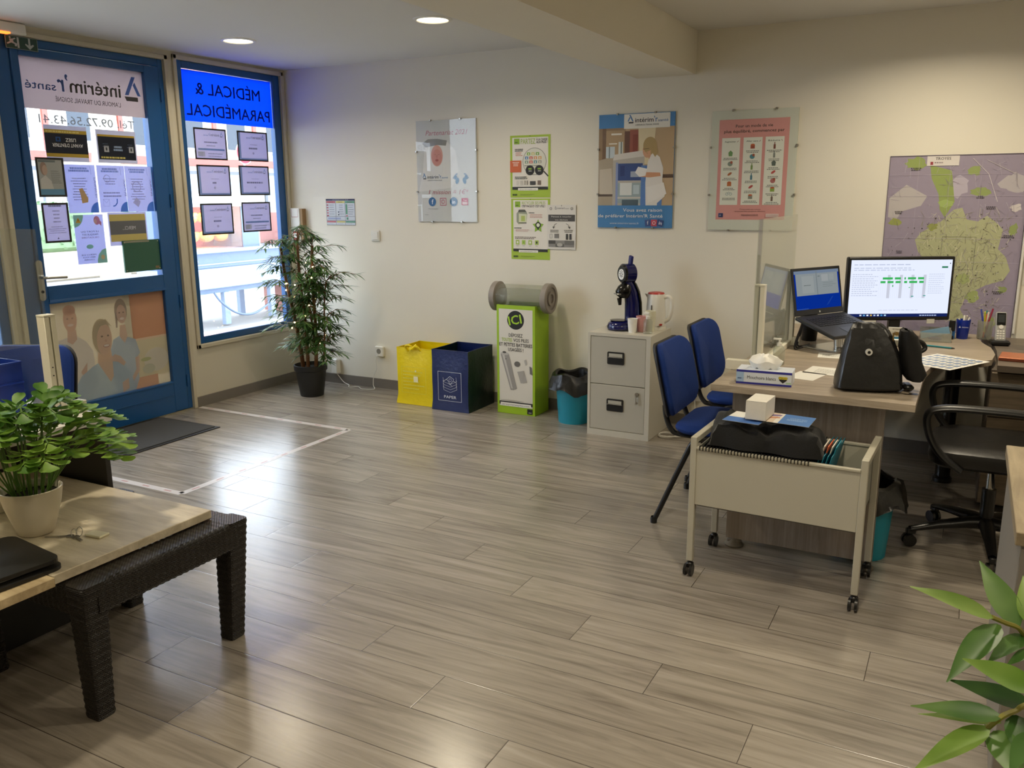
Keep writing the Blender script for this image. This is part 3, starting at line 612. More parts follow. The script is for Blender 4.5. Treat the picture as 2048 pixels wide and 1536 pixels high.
def d_nurse(p):
    p.rect(0, 0, 1, 1, '4587c4'); p.rect(0, .2, 1, .88, 'c3a884')
    p.rect(0, .5, .36, .88, '9a8062'); p.rect(.05, .58, .1, .88, '7c624a'); p.rect(.1, .62, .35, .86, 'b79c78'); p.rect(.17, .82, .31, .835, 'f4f0e4'); p.rect(.14, .74, .25, .75, 'f4f0e4'); p.rect(.1, .62, .22, .72, 'ccd8dd'); p.rect(.14, .62, .155, .72, '7c8a8e'); p.rect(.27, .62, .33, .76, 'd8dcd8'); p.rect(.3, .62, .315, .76, '6a7a70')
    p.rect(.35, .58, .42, .85, '6d4a3c'); p.rect(.42, .58, .53, .86, 'a05a48'); p.rect(.46, .6, .53, .82, '8c4538'); p.poly([(.53, .88), (.56, .56), (.72, .56), (.76, .88)], 'e6d8b4'); p.rect(.85, .44, 1, .47, '5a4638')
    p.poly([(0, .2), (0, .6), (.12, .62), (.2, .62), (.24, .2)], 'b3a691'); p.poly([(.02, .3), (.02, .52), (.18, .53), (.2, .3)], 'cfc5b4'); p.rect(0, .28, .22, .3, '5c5048')
    p.poly([(.2, .2), (.2, .63), (.62, .66), (.62, .2)], 'bfbab0'); p.poly([(.2, .6), (.22, .65), (.6, .68), (.64, .63)], 'dedad2'); p.rect(.24, .2, .27, .58, '8ea0d0'); p.rect(.27, .42, .6, .57, '35508e'); p.rect(.3, .46, .36, .55, '233a78'); p.rect(.44, .45, .58, .5, 'a9b4c8')
    p.rect(.27, .22, .58, .4, '9fb2b8'); p.rect(.3, .29, .46, .4, 'e4e8e6'); p.rect(.48, .3, .56, .38, 'c3d4da'); p.rect(.27, .26, .6, .275, 'd4d0c8'); p.rect(.33, .2, .55, .25, '4f6470'); p.rect(.58, .2, .86, .55, '5a86c8')
    p.poly([(.65, .2), (.64, .4), (.66, .55), (.68, .62), (.74, .66), (.82, .62), (.87, .52), (.86, .42), (.9, .28), (.8, .22), (.8, .2)], 'ece8e2'); p.poly([(.66, .36), (.88, .4), (.92, .3), (.78, .25), (.68, .22)], 'f2efea')
    p.poly([(.56, .46), (.58, .49), (.68, .49), (.83, .485), (.84, .455), (.7, .445), (.58, .45)], 'd49a74'); p.poly([(.5, .49), (.54, .54), (.66, .52), (.64, .46), (.56, .45)], 'f4f2f0')
    p.ell(.655, .68, .06, .065, 'd8a482'); p.ell(.69, .72, .09, .075, 'b39a66'); p.poly([(.6, .72), (.66, .79), (.76, .76), (.8, .66), (.76, .62), (.72, .66), (.7, .72)], 'b39a66'); p.line([(.6, .69), (.68, .695)], .0025, '3a2c26'); p.poly([(.62, .66), (.66, .66), (.68, .6), (.7, .63), (.7, .68)], 'd8a482')
    p.poly([(.34, .87), (.34, .995), (.94, .995), (.94, .87)], 'f0eee6'); p.logo(.385, .915, .54, dark='2a2e38', blue='4f7fb8')
    p.text('Vous avez raison', .87, .145, .03, 'eef2f4', w=.52, bold=2, al='r'); p.text("de préférer Intérim'R Santé", .88, .092, .03, 'eef2f4', w=.87, bold=2, al='r'); p.text('www.interimrsante.fr', .37, .032, .018, 'dfe8ee', w=.4, bold=.6)
    for cx, c, t, a in ((.69, '3a5290', 'f', .12), (.77, 'c8485a', '', 0), (.85, '2f4a88', 'in', -.25)):
        ca, sa = math.cos(a), math.sin(a); q = [(cx+(ca*x-sa*y)*.04, .045+(sa*x+ca*y)*.029) for x, y in ((-1, -1), (1, -1), (1, 1), (-1, 1))]; p.poly(q, c)
        if t: p.text(t, cx, .03, .033, 'eef0f4', bold=2, rot=a)
        else: p.ring(cx, .045, .011, .003, 'eef0f4')
clipframe('blue poster of a nurse at a trolley reading Vous avez raison', 2.713, 1.306, .517, .727, d_nurse, '4587c4', gl=True)
def icon(p, x, y, k, c):
    if k == 0: p.ell(x, y, .03, .02, c, 12); p.ell(x+.015, y+.012, .015, .012, 'a9573c', 10)
    elif k == 1: p.rect(x-.012, y-.025, x+.012, y+.012, c); p.rect(x-.005, y+.012, x+.005, y+.03, c)
    elif k == 2: p.ell(x, y, .03, .01, c, 12, a=.6)
    elif k == 3: p.ring(x-.022, y, .009, .002, c); p.ring(x+.022, y, .009, .002, c); p.line([(x-.022, y), (x, y+.018), (x+.022, y)], .0015, c)
    elif k == 4: p.rect(x-.025, y-.018, x+.025, y+.012, c); p.ell(x, y+.014, .024, .008, 'c3663c', 12)
    else: p.poly([(x-.02, y-.02), (x+.02, y-.02), (x+.026, y+.01), (x, y+.028), (x-.026, y+.01)], c)
def d_food(p):
    p.rect(.09, .09, .905, .925, 'dd9d97')
    p.text('Pour un mode de vie', .5, .858, .025, '23302c', w=.43, bold=1.6); p.text('plus équilibré, commencez par', .5, .816, .025, '23302c', w=.70, bold=1.6)
    cols = [(.13, .345, 'Augmenter ↗', [('6d9a5c', 5), ('8a9a8c', 0), ('b06a3c', 2), ('c8743c', 4), ('5c8a94', 3)], .08), (.385, .605, 'Aller vers ↗', [('a4523c', 4), ('4d8a98', 0), ('7c9a58', 1), ('3c7a94', 1), ('b8504c', 2), ('8c8f86', 4)], 0), (.64, .855, 'Réduire ↘', [('7c4c3c', 1), ('8c9490', 1), ('5c6a66', 5), ('c0504c', 2), ('b87474', 0), ('8cae4c', 4), ('6c5a4c', 1)], 0)]
    for x0, x1, t, ic, dd in cols:
        p.rect(x0, .215, x1, .775, 'e9ecdf'); p.text(t.split(' ↗')[0].split(' ↘')[0], (x0+x1)/2-.01, .738, .013, '1f4a3c', w=(x1-x0)*.62, bold=2, slant=.15); p.line([(x1-.035, .738), (x1-.02, .75)] if '↗' in t else [(x1-.035, .75), (x1-.02, .738)], .0025, '8c3a44')
        n = len(ic); st_ = (.5-dd)/n
        l0 = p.lv
        for i, (c, k) in enumerate(ic):
            p.lv = l0; y = .7-dd*.7-i*st_; icon(p, (x0+x1)/2, y, k, c); p.bars(x0+.02, y-.036, x1-.02, 2, .012, '6c746c', .32, 'c', i+int(x0*50))
    p.text('Chaque petit pas compte', .5, .175, .009, '6c3c3c', w=.25, bold=1); p.text('et tout pas dans une grande différence', .5, .158, .009, '6c3c3c', w=.36, bold=1); p.text('MANGERBOUGER.FR', .5, .122, .015, '7c5a5a', w=.2, bold=1)
    p.rect(.125, .11, .18, .145, '2f3f78'); p.text('SP', .147, .12, .012, 'd8dce4'); p.rect(.69, .112, .84, .142, 'e3c9c2'); p.bars(.7, .13, .83, 2, .012, 'b9a09c', .3)
clipframe('large glazed poster with pink border listing food advice, Pour un mode de vie', 3.468, 1.299, .518, .721, d_food, 'd5d9ca')
GR = 'a6c33c'
def sheet(name, label, x, z, w, h, draw, back='e6e3d8', cat='poster', group=None, y=-.0008, pin=True):
    r = thing(name, label, cat, (x, y, z), 0, group)
    s = MB(); s.box(0, -.0008, 0, w, 0, h, ink(back)); draw(Print(s, w, h, (0, -.0008, 0), base=.0001)); s.build('sheet', r)
    if pin:
        q = MB(); q.ball((w/2, -.0016, h-.006), (.003, .003, .003), blackp, 8, k=5); q.build('pin', r)
    return r
def d_green1(p):
    p.rect(0, 0, 1, 1, GR); p.rect(.055, .14, .945, .965, 'e6e2d9'); p.rect(.1, .86, .24, .95, '8cb42c'); p.bars(.12, .89, .22, 1, .02, '2c3a14', .5)
    p.text('PARTEZ', .45, .862, .085, 'a9b96c', w=.36, bold=3); p.text('À LA CHASSE', .79, .91, .035, '1d1c1a', w=.27, bold=3); p.text('AUX PILES !', .79, .866, .038, '1d1c1a', w=.27, bold=3)
    p.bars(.12, .78, .36, 2, .025, '3a3a36', .4, 'l', 1); p.bars(.14, .725, .32, 3, .022, 'c0654c', .3, 'l', 2)
    p.circ(.61, .58, .092, '5c5a54', 30); p.circ(.61, .58, .089, 'dcdccf', 30); p.line([(.84, .42), (.95, .34)], .009, '2a2926')
    R = random.Random(4)
    for k, (y, cs) in enumerate(((.7, ('7cb03c', 'c8c27c', '6ca33c')), (.635, ('3c78b0', 'c04a3c', 'd88a4c', 'd8a05c')), (.57, ('7c9a88', 'c85a4c', '4c8a9c', '9a9a8c')))):
        for i, c in enumerate(cs): X = .44+i*.11-(.03 if k else -.02); p.rect(X-.035, y-.02, X+.045, y+.025, c); p.rect(X-.01, y-.012, X+.02, y+.012, 'e6e2d4')
    p.bars(.36, .515, .86, 1, .02, '6a6a62', .3); p.circ(.5, .44, .034, '1f1e1a'); p.circ(.73, .44, .034, '1f1e1a'); p.rect(.46, .45, .54, .475, '8cb43c'); p.rect(.69, .45, .77, .475, '8cb43c'); p.bars(.45, .43, .56, 1, .02, 'd8d8cc', .4, 'c'); p.bars(.68, .43, .79, 1, .02, 'd8d8cc', .4, 'c')
    p.rect(-.0, .41, .28, .6, 'd0683a'); p.bars(.05, .57, .24, 3, .025, 'efd8c8', .35, 'c', 5)
    p.bars(.12, .335, .48, 2, .025, '3a3a36', .35, 'l', 8)
    for X, w_, c in ((.16, .05, 'd4d0c6'), (.26, .06, 'c9c5ba'), (.36, .025, '9a968c'), (.42, .03, '8a867c'), (.5, .14, '3e3d3c'), (.69, .08, '7c6c62')): p.rect(X, .205, X+w_, .275 if w_ < .1 else .265, c)
    p.rect(.055, .13, .945, .175, '2a2a26'); p.rect(.2, .115, .7, .155, 'f0eee4'); p.text('jerecyclemespiles.com', .45, .127, .014, '3a3a34', w=.42, bold=1); p.bars(.06, .05, .22, 1, .03, '3c4a1c', .6); p.bars(.26, .055, .62, 2, .014, '7c9030', .25)
def d_green2(p):
    p.rect(0, 0, 1, 1, GR); p.rect(.055, .14, .945, .975, 'e6e2d9'); p.rect(.1, .86, .24, .955, '8cb42c'); p.bars(.12, .89, .22, 1, .02, '2c3a14', .5)
    p.text('RECYCLER SES PILES', .58, .905, .05, 'a9b96c', w=.6, bold=3); p.text("C'EST FACILE ET C'EST UTILE !", .58, .86, .035, '1d1c1a', w=.6, bold=3)
    p.poly([(.14, .62), (.14, .76), (.2, .8), (.4, .79), (.42, .75), (.4, .6), (.2, .575)], '9aa08c'); p.poly([(.2, .575), (.2, .755), (.41, .745), (.4, .6)], 'd5d8b8'); p.rect(.26, .63, .36, .72, 'b4c46c'); p.rect(.2, .595, .4, .61, '2c2c28'); p.poly([(.18, .78), (.2, .82), (.36, .82), (.4, .78)], '55564c')
    p.bars(.46, .77, .66, 1, .025, '3a3a36', .4, 'l', 1); p.bars(.49, .74, .88, 3, .022, 'c0857c', .28, 'l', 2)
    s = [(.7+.15*(1 if i % 2 == 0 else .52)*math.sin(2*PI*i/10), .55+.115*(1 if i % 2 == 0 else .52)*math.cos(2*PI*i/10)) for i in range(10)]; p.poly(s, '8cb43c'); p.circ(.7, .57, .022, '24261c'); p.poly([(.64, .555), (.76, .555), (.7, .485)], '24261c'); p.circ(.7, .57, .013, 'e0e2d0')
    p.bars(.08, .52, .3, 1, .025, '3a3a36', .35, 'l', 3); p.bars(.12, .49, .52, 2, .02, 'c0857c', .25, 'l', 4); p.bars(.1, .37, .72, 2, .024, '6a5a50', .3, 'l', 5)
    for i, X in enumerate((.12, .28, .45, .62)): p.rect(X, .245, X+.09, .32, 'a9c45c'); p.rect(X+.025, .265, X+.065, .3, ('f0eee0', '8cb43c', 'f4f4ea', '2c2c24')[i]); p.bars(X, .225, X+.09, 1, .015, '8a8a80', .3, 'c')
    p.rect(.055, .13, .945, .175, '2a2a26'); p.rect(.2, .115, .7, .155, 'f0eee4'); p.text('jerecyclemespiles.com', .45, .127, .014, '3a3a34', w=.42, bold=1); p.bars(.06, .05, .22, 1, .03, '3c4a1c', .6); p.bars(.26, .055, .62, 2, .014, '7c9030', .25)
sheet('recycling_poster', 'green-edged battery poster reading PARTEZ with a magnifying glass', 2.040, 1.505, .313, .422, d_green1)
sheet('recycling_poster', 'green-edged battery poster reading RECYCLER SES PILES with a star', 2.045, 1.074, .306, .424, d_green2)
def d_penser(p):
    p.rect(0, 0, 1, 1, 'dedbd4'); p.logo(.26, .9, .5, dark='6a6a70', blue='7c7c84', sub=None)
    for X in (.13, .86): p.ring(X, .915, .009, .003, '4c4c4c')
    p.rect(.04, .63, .97, .78, '4d4b49'); p.text('Pensez à recycler', .5, .722, .032, 'd9d6cf', w=.7, bold=1); p.text('vos déchets', .5, .65, .032, 'd9d6cf', w=.45, bold=1)
    p.line([(.34, .58), (.27, .56), (.23, .5)], .003, '55534f'); p.poly([(.19, .51), (.28, .51), (.22, .46)], '55534f'); p.line([(.66, .58), (.73, .56), (.77, .5)], .003, '55534f'); p.poly([(.73, .51), (.82, .51), (.79, .46)], '55534f')
    p.bars(.08, .43, .44, 2, .035, '6a6864', .3, 'c', 1); p.bars(.56, .43, .94, 2, .035, '6a6864', .3, 'c', 2)
    p.frame(.1, .25, .18, .34, .0015, '55534f'); p.rect(.26, .25, .42, .35, '7c7a76'); p.rect(.66, .22, .74, .35, '3e3c3a'); p.rect(.78, .22, .86, .35, '3e3c3a'); p.rect(.05, .05, .95, .2, '8c8a86'); p.rect(.3, .05, .6, .12, '5c5a56'); p.rect(.05, .12, .3, .2, '4e4c48'); p.ell(.45, .1, .1, .04, 'b5b2ac'); p.rect(.62, .1, .95, .2, '6f6d69')
sheet('recycling_notice', 'white sheet with grey band, Pensez à recycler, overlapping the lower green poster', 2.332, 1.152, .218, .303, d_penser, cat='notice', y=-.006)
def d_safe(p):
    p.rect(0, 0, 1, 1, 'cfd5dc'); p.rect(0, .93, 1, 1, '22264a'); p.text('CONSIGNES DE SÉCURITÉ', .5, .948, .03, 'b9bdd0', w=.56, bold=1)
    for x0, x1, c in ((.01, .32, 'bf6a70'), (.35, .65, 'cfc87a'), (.67, .99, '5f9a7c')):
        p.rect(x0, .84, x1, .92, c); p.bars(x0+.03, .88, x1-.03, 1, .04, '6a3c40', .3, 'c'); p.rect(x0, .1, x1, .16, c); p.bars(x0+.1, .77, x1-.03, 5, .085, '9aa0b0', .22, 'l', int(x0*9)); p.bars(x0+.03, .06, x1-.03, 1, .03, 'a8acb8', .3)
    for i in range(5): p.rect(.02, .74-i*.1, .08, .79-i*.1, 'b8606a')
    p.rect(.68, .42, .74, .8, '5f9a7c'); p.rect(.69, .33, .74, .38, 'c06a60'); p.circ(.43, .5, .006, '3c4460'); p.circ(.43, .4, .006, '3c4460'); p.rect(.05, .22, .5, .29, '9fa9c8'); p.rect(.7, .21, .76, .3, '5f9a7c')
    for y in (.335, .18): p.line([(0, y), (1, y)], .002, '2a2e4a')
    for x in (.333, .66): p.line([(x, .02), (x, .93)], .002, '2a2e4a')
    p.frame(.005, .005, .995, .995, .002, '2a2e4a')
sheet('safety_notice', 'small coloured safety instruction sheet with red, yellow and green columns', .363, 1.297, .288, .205, d_safe, cat='notice', pin=False)
# map
def d_map(p):
    p.step = 3e-6; R = random.Random(11); p.rect(0, 0, 1, 1, '9b91a4')
    def blob(cx, cy, rx, ry, c, n=16, j=.3): p.poly([(cx+rx*math.cos(2*PI*i/n)*(1+R.uniform(-j, j)), cy+ry*math.sin(2*PI*i/n)*(1+R.uniform(-j, j))) for i in range(n)], c)
    p.poly([(.02, .68), (.02, .78), (.14, .85), (.3, .79), (.26, .74), (.12, .71), (.08, .66)], 'bcb6b6'); blob(.9, .85, .09, .05, 'b9b3b8'); blob(.93, .73, .035, .02, 'd3cccb'); blob(.52, .84, .08, .05, 'b9b1c0')
    p.poly([(.28, .6), (.42, .66), (.5, .72), (.56, .73), (.6, .67), (.68, .66), (.74, .69), (.8, .66), (.86, .62), (.84, .52), (.9, .48), (.94, .41), (.9, .36), (.78, .33), (.66, .28), (.62, .2), (.68, .13), (.6, .1), (.5, .17), (.42, .3), (.36, .42), (.27, .5), (.24, .56)], 'b2b58e')
    p.poly([(.3, .95), (.46, .92), (.48, .84), (.5, .76), (.44, .68), (.4, .72), (.38, .8), (.32, .88)], '94a45e'); blob(.2, .96, .08, .03, '94a45e'); blob(.62, .92, .05, .025, '94a264'); blob(.68, .81, .07, .02, '94a264'); blob(.08, .655, .05, .018, '989f58'); blob(.36, .63, .035, .02, '989f58'); blob(.93, .62, .03, .03, '94a264'); blob(.44, .75, .05, .02, 'a3b86c'); blob(.7, .27, .05, .03, 'a3b070'); blob(.9, .31, .03, .02, '94a264'); blob(.85, .14, .03, .03, '94a264'); blob(.62, .36, .05, .03, 'a8b478')
    for k in range(620):                                          # streets
        x, y = R.uniform(.26, .9), R.uniform(.12, .7)
        if abs(x-.6) > .36 or (x < .4 and y < .4): continue
        a = R.uniform(0, PI); L = R.uniform(.01, .05); p.line([(x, y), (x+math.cos(a)*L, y+math.sin(a)*L)], R.choice((.0012, .0012, .002)), R.choice(('8d8a78', '9a967f', '7d7868', 'd6d3b4')))
    for k in range(300):
        x, y = R.uniform(.02, .98), R.uniform(.03, .97); a = R.uniform(0, PI); L = R.uniform(.01, .07); p.line([(x, y), (min(.99, max(.01, x+math.cos(a)*L)), min(.99, max(.01, y+math.sin(a)*L)))], .0012, R.choice(('8f8698', '958c9e', 'c3bcc6')))
    for k in range(110): x, y = R.uniform(.05, .92), R.uniform(.1, .7); p.rect(x, y, x+R.uniform(.004, .012), y+R.uniform(.002, .006), R.choice(('3c3a38', '55504c', '6a6458')))
    p.line([(.6, .98), (.72, .9), (.8, .76)], .003, 'cfc8cc'); p.line([(.7, .97), (.9, .9)], .002, 'cfc8cc'); p.frame(.44, .41, .68, .58, .0015, '6f6c66')
    for x, y, w_ in ((.2, .935, .09), (.1, .71, .07), (.13, .5, .05), (.76, .735, .09), (.9, .59, .1), (.87, .3, .08), (.84, .12, .06), (.68, .79, .06)): p.bars(x-w_/2, y, x+w_/2, 2, .009, '4c464e', .35, 'c', int(x*50))
    for y in (.12, .235, .45, .57, .68, .79, .9): p.line([(0, y), (1, y)], .0012, 'b8aebe')
    for x in (.22, .45, .67): p.line([(x, .6), (x, 1)], .001, 'b8aebe')
    p.rect(.275, .945, .505, .995, 'dcd6d2'); p.text('TROYES', .39, .975, .014, '3a3436', w=.11, bold=2); p.rect(.3, .95, .32, .966, '9a3c44'); p.bars(.33, .962, .41, 1, .01, '8a7c80', .4); p.frame(.002, .002, .998, .998, .003, '5f5562')
r = sheet('town_map', 'large purple and green street map headed TROYES behind the monitor', 4.503, .66, .70, 1.066, d_map, '9b91a4', cat='map', pin=False)
def d_cal(k):
    def d(p):
        p.rect(0, 0, 1, 1, 'd8d6cc')
        if k: p.logo(.1, .86, .7, dark='3a3c44', sub=None); [p.rect(.12, .62-i*.1, .95, .66-i*.1, '3f8aa6') for i in range(5)]; [p.rect(.12, .67-i*.1, .95, .7-i*.1, 'b9c6c8') for i in range(5)]
        else: p.rect(.05, .3, .95, .9, '6a86a8'); p.rect(.05, .05, .95, .3, 'a8705c')
    return d
sheet('wall_sheet', 'white sheet with blue stripes at the right edge, lower one beside the map', 5.222, 1.02, .21, .297, d_cal(1), cat='notice', pin=False)
sheet('wall_sheet', 'white sheet with a coloured picture at the right edge, upper one beside the map', 5.232, 1.325, .21, .297, d_cal(0), cat='notice', pin=False)
b = MB(); b.box(5.205, -.02, .75, 5.218, -.0005, 2.45, whitep, .003); struct(b.build('trim_5'))
# switch, socket, thermostat box
r = thing('light_switch', 'white square light switch on the back wall, right of the safety notice', 'switch', (.803, -.0005, 1.177))
m = MB(); m.box(0, -.012, 0, .082, 0, .084, whitep, .004); m.build('plate', r); m = MB(); m.box(.012, -.017, .012, .07, -.0121, .072, whitep, .003); m.build('rocker', r)
r = thing('wall_socket', 'white wall socket above the skirting, left of the yellow bag', 'socket', (.805, -.0005, .262))
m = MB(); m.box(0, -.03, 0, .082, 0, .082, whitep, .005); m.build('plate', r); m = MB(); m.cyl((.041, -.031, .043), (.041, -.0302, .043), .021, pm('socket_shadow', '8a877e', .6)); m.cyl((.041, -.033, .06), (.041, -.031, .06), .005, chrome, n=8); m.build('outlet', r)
r = thing('alarm_box', 'white upright box with paper and red call point beside the window', 'box', (.02, -.0005, 1.16))
m = MB(); m.box(0, -.05, 0, .1, 0, .27, whitep, .005); m.build('housing', r); p_ = MB(); P_ = Print(p_, .1, .27, (0, -.0505, 0), base=.0002)
P_.rect(.18, .74, .82, .98, 'eceae4'); P_.line([(.18, .74), (.82, .74)], .003, 'a83a34'); P_.line([(.18, .74), (.18, .97)], .002, 'a83a34'); P_.line([(.82, .74), (.82, .97)], .002, 'a83a34'); p_.build('paper', r)
m = MB(); m.box(.03, -.062, .01, .085, -.0505, .085, pm('red_plastic', 'b8282a', .4), .004); m.box(.04, -.064, .035, .075, -.0621, .07, whitep); m.build('call_point', r)
m = MB(); m.box(.105, -.045, .0, .125, -.0, .265, pm('brown_card', '9a7c58', .7)); m.build('side_panel', r)
# downlights
def downlight(x, y, lab, e=1.0):
    r = thing('downlight', lab, 'light', (x, y, H), 0, 'round ceiling downlights')
    m = MB(); m.lathe([(.088, -.002), (.092, -.009), (.108, -.006), (.112, -.0005)], whitep, n=36); m.build('trim_ring', r)
    m = MB(); m.cyl((0, 0, -.0035), (0, 0, -.002), .09, glow('downlight_diffuser', 'fff0cc', 5), n=32); m.build('diffuser', r)
    l = bpy.data.lights.new('downlight_lamp', 'AREA'); l.shape = 'DISK'; l.size = .17; l.energy = LAMP*e; l.color = LAMPC; l.spread = math.radians(150)
    o = bpy.data.objects.new('downlight_lamp', l); COL.objects.link(o); o.parent = r; o.location = (0, 0, -.012)
downlight(.705, -1.175, 'round recessed ceiling light in front of the door and window', .6); downlight(2.143, -1.115, 'round recessed ceiling light beside the beam', .8)
for x, y, e in ((4.75, -.85, 1.2), (6.3, -1.1, 1), (.7, -4.0, .4), (2.1, -4.2, 1.3), (4.6, -3.0, 1.2), (6.3, -3.6, .8), (4.7, -5.4, .8), (1.2, -6.6, .6), (6.3, -6.4, .6), (4.0, -7.2, .6)): downlight(x, y, 'round recessed ceiling light outside the photograph', e)
# floor tape and mat
tp = pm('red_white_tape', 'cfc8c4', .3, var=.05); tr = pm('tape_red', 'b98d88', .35)
def tape(pts, lab):
    o = MB()
    for (x0, y0), (x1, y1) in zip(pts, pts[1:]):
        w = .022; o.box(min(x0, x1)-(w if x0 == x1 else 0), min(y0, y1)-(w if y0 == y1 else 0), .0002, max(x0, x1)+(w if x0 == x1 else 0), max(y0, y1)+(w if y0 == y1 else 0), .0006, tp)
        L = math.hypot(x1-x0, y1-y0); t = .08
        while t < L-.1:
            a, c = x0+(x1-x0)*t/L, y0+(y1-y0)*t/L; e, f = x0+(x1-x0)*(t+.05)/L, y0+(y1-y0)*(t+.05)/L
            o.box(min(a, e)-(.006 if x0 == x1 else 0), min(c, f)-(.006 if y0 == y1 else 0), .0006, max(a, e)+(.006 if x0 == x1 else 0), max(c, f)+(.006 if y0 == y1 else 0), .0009, tr); t += .17
    r = o.build('floor_tape'); tag(r, lab, 'tape')
tape([(.02, -1.135), (1.41, -1.135), (1.41, -2.525), (.02, -2.525)], 'white and red tape marking a square on the floor inside the door')
r = thing('door_mat', 'dark grey ribbed entrance mat in front of the blue door', 'mat', (.02, -2.31, 0))
m = MB(); m.box(0, 0, .0005, .57, .83, .006, pm('mat_rubber', '1f1f20', .6), .002); m.build('rubber_edge', r); m = MB(); m.box(.025, .025, .006, .545, .805, .011, pm('mat_pile', '4a4a4a', .95, var=.12, nscale=300, bump=.8, bscale=500)); m.build('pile', r)
# ---------------------------------------------------------------- recycling corner
def bag(name, label, x0, x1, y0, y1, h, mat, side, seed, flare, draw=None, loc=(0, 0)):
    r = thing(name, label, 'bag', (x0, y0, 0)); w, d = x1-x0, y1-y0; R = random.Random(seed); n = 9
    def loop(z, k, z_=0):
        o = []
        for e in range(4):
            for i in range(n):
                t = i/n; c = [(t*w, 0), (w, t*d), (w-t*w, d), (0, d-t*d)][e]; q = 4*t*(1-t); bow = k*q
                nx, ny = [(0, -1), (1, 0), (0, 1), (-1, 0)][e]; j = R.uniform(-.003, .003)*(1 if 0 < z < h else .3)
                fx = (c[0]-w/2)*(1+flare*max(0, 1-z/.07)); fy = (c[1]-d/2)*(1+flare*.7*max(0, 1-z/.07))
                dz = z_*(1 if e in (1, 2) else 0)
                o.append((w/2+fx+nx*(bow+j), d/2+fy+ny*(bow+j)+.0, z+dz+.0015))
        return o
    zs = [0, .02, .07, .14, .21, .28, .35, h]; ks = [0, 0, .002, .008, .012, .008, -.004, -.008]
    L = [loop(z, k) for z, k in zip(zs, ks)]
    for e in range(4):
        rows = [[l[(e*n+i) % (4*n)] for i in range(n+1)] for l in L]; q = MB()
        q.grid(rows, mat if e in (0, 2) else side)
        if e == 0: q.add([L[0][0], L[0][n], L[0][2*n], L[0][3*n]], [(0, 1, 2, 3)], mat)
        q.build(('front_panel', 'side_panel', 'back_panel', 'side_panel')[e], r)
    rim = MB(); rim.tube(L[-1], .0025, mat, 6, closed=True); rim.build('hem', r)
    if draw:
        p = MB(); P = Print(p, w, h, (0, -.017, 0), base=.0004); draw(P); p.build('print', r)
    return r
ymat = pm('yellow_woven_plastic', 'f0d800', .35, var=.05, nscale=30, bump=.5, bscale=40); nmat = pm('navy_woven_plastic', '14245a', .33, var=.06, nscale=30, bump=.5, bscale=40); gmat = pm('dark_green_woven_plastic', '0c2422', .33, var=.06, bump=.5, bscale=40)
def d_ybag(p):
    c = pm('faded_yellow_print', 'e6dc58', .4); w = pm('worn_white', 'f2ecc0', .4)
    p.frame(.16, .22, .84, .68, .0025, c); p.bars(.2, .6, .8, 6, .06, c, .2); p.rect(.5, .42, .62, .52, w); p.rect(.54, .6, .58, .63, w)
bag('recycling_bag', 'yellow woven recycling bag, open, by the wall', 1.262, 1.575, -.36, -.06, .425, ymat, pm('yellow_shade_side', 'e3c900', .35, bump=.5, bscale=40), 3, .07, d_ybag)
k = MB(); k.tube(smooth([(1.36, -.352, .40), (1.35, -.372, .44), (1.39, -.38, .452), (1.42, -.36, .43), (1.45, -.37, .445), (1.47, -.35, .41)], 6), .007, ymat, 8); k.tube(smooth([(1.38, -.35, .43), (1.41, -.385, .425), (1.44, -.36, .455)], 5), .009, ymat, 8)
kb = k.build('handle'); kb.parent = [o for o in bpy.data.objects if o.name == 'recycling_bag'][0]; kb.location = (-1.262, .36, 0)
def d_nbag(p):
    w = 'dfe2ea'; p.frame(.2, .18, .84, .66, .0022, w); p.text('PAPER', .53, .225, .048, w, w=.34, bold=.5)
    for a in ((.36, .53, .40, .58), ):
        for s in range(4):
            y = .36+s*.045; p.line([(.34, y+.07), (.36, y), (.54, y-.035), (.72, y+.02), (.70, y+.09)], .0016, w)
        p.line([(.34, .5), (.44, .54), (.5, .5), (.54, .46)], .0025, w); p.line([(.54, .46), (.62, .52), (.7, .5)], .0025, w); p.line([(.44, .54), (.53, .59), (.64, .55), (.62, .52)], .0025, w); p.ring(.54, .53, .012, .002, w); p.line([(.47, .48), (.6, .43)], .002, w)
bag('recycling_bag', 'navy blue woven recycling bag printed PAPER', 1.602, 1.905, -.405, -.05, .442, nmat, gmat, 9, .04, d_nbag)
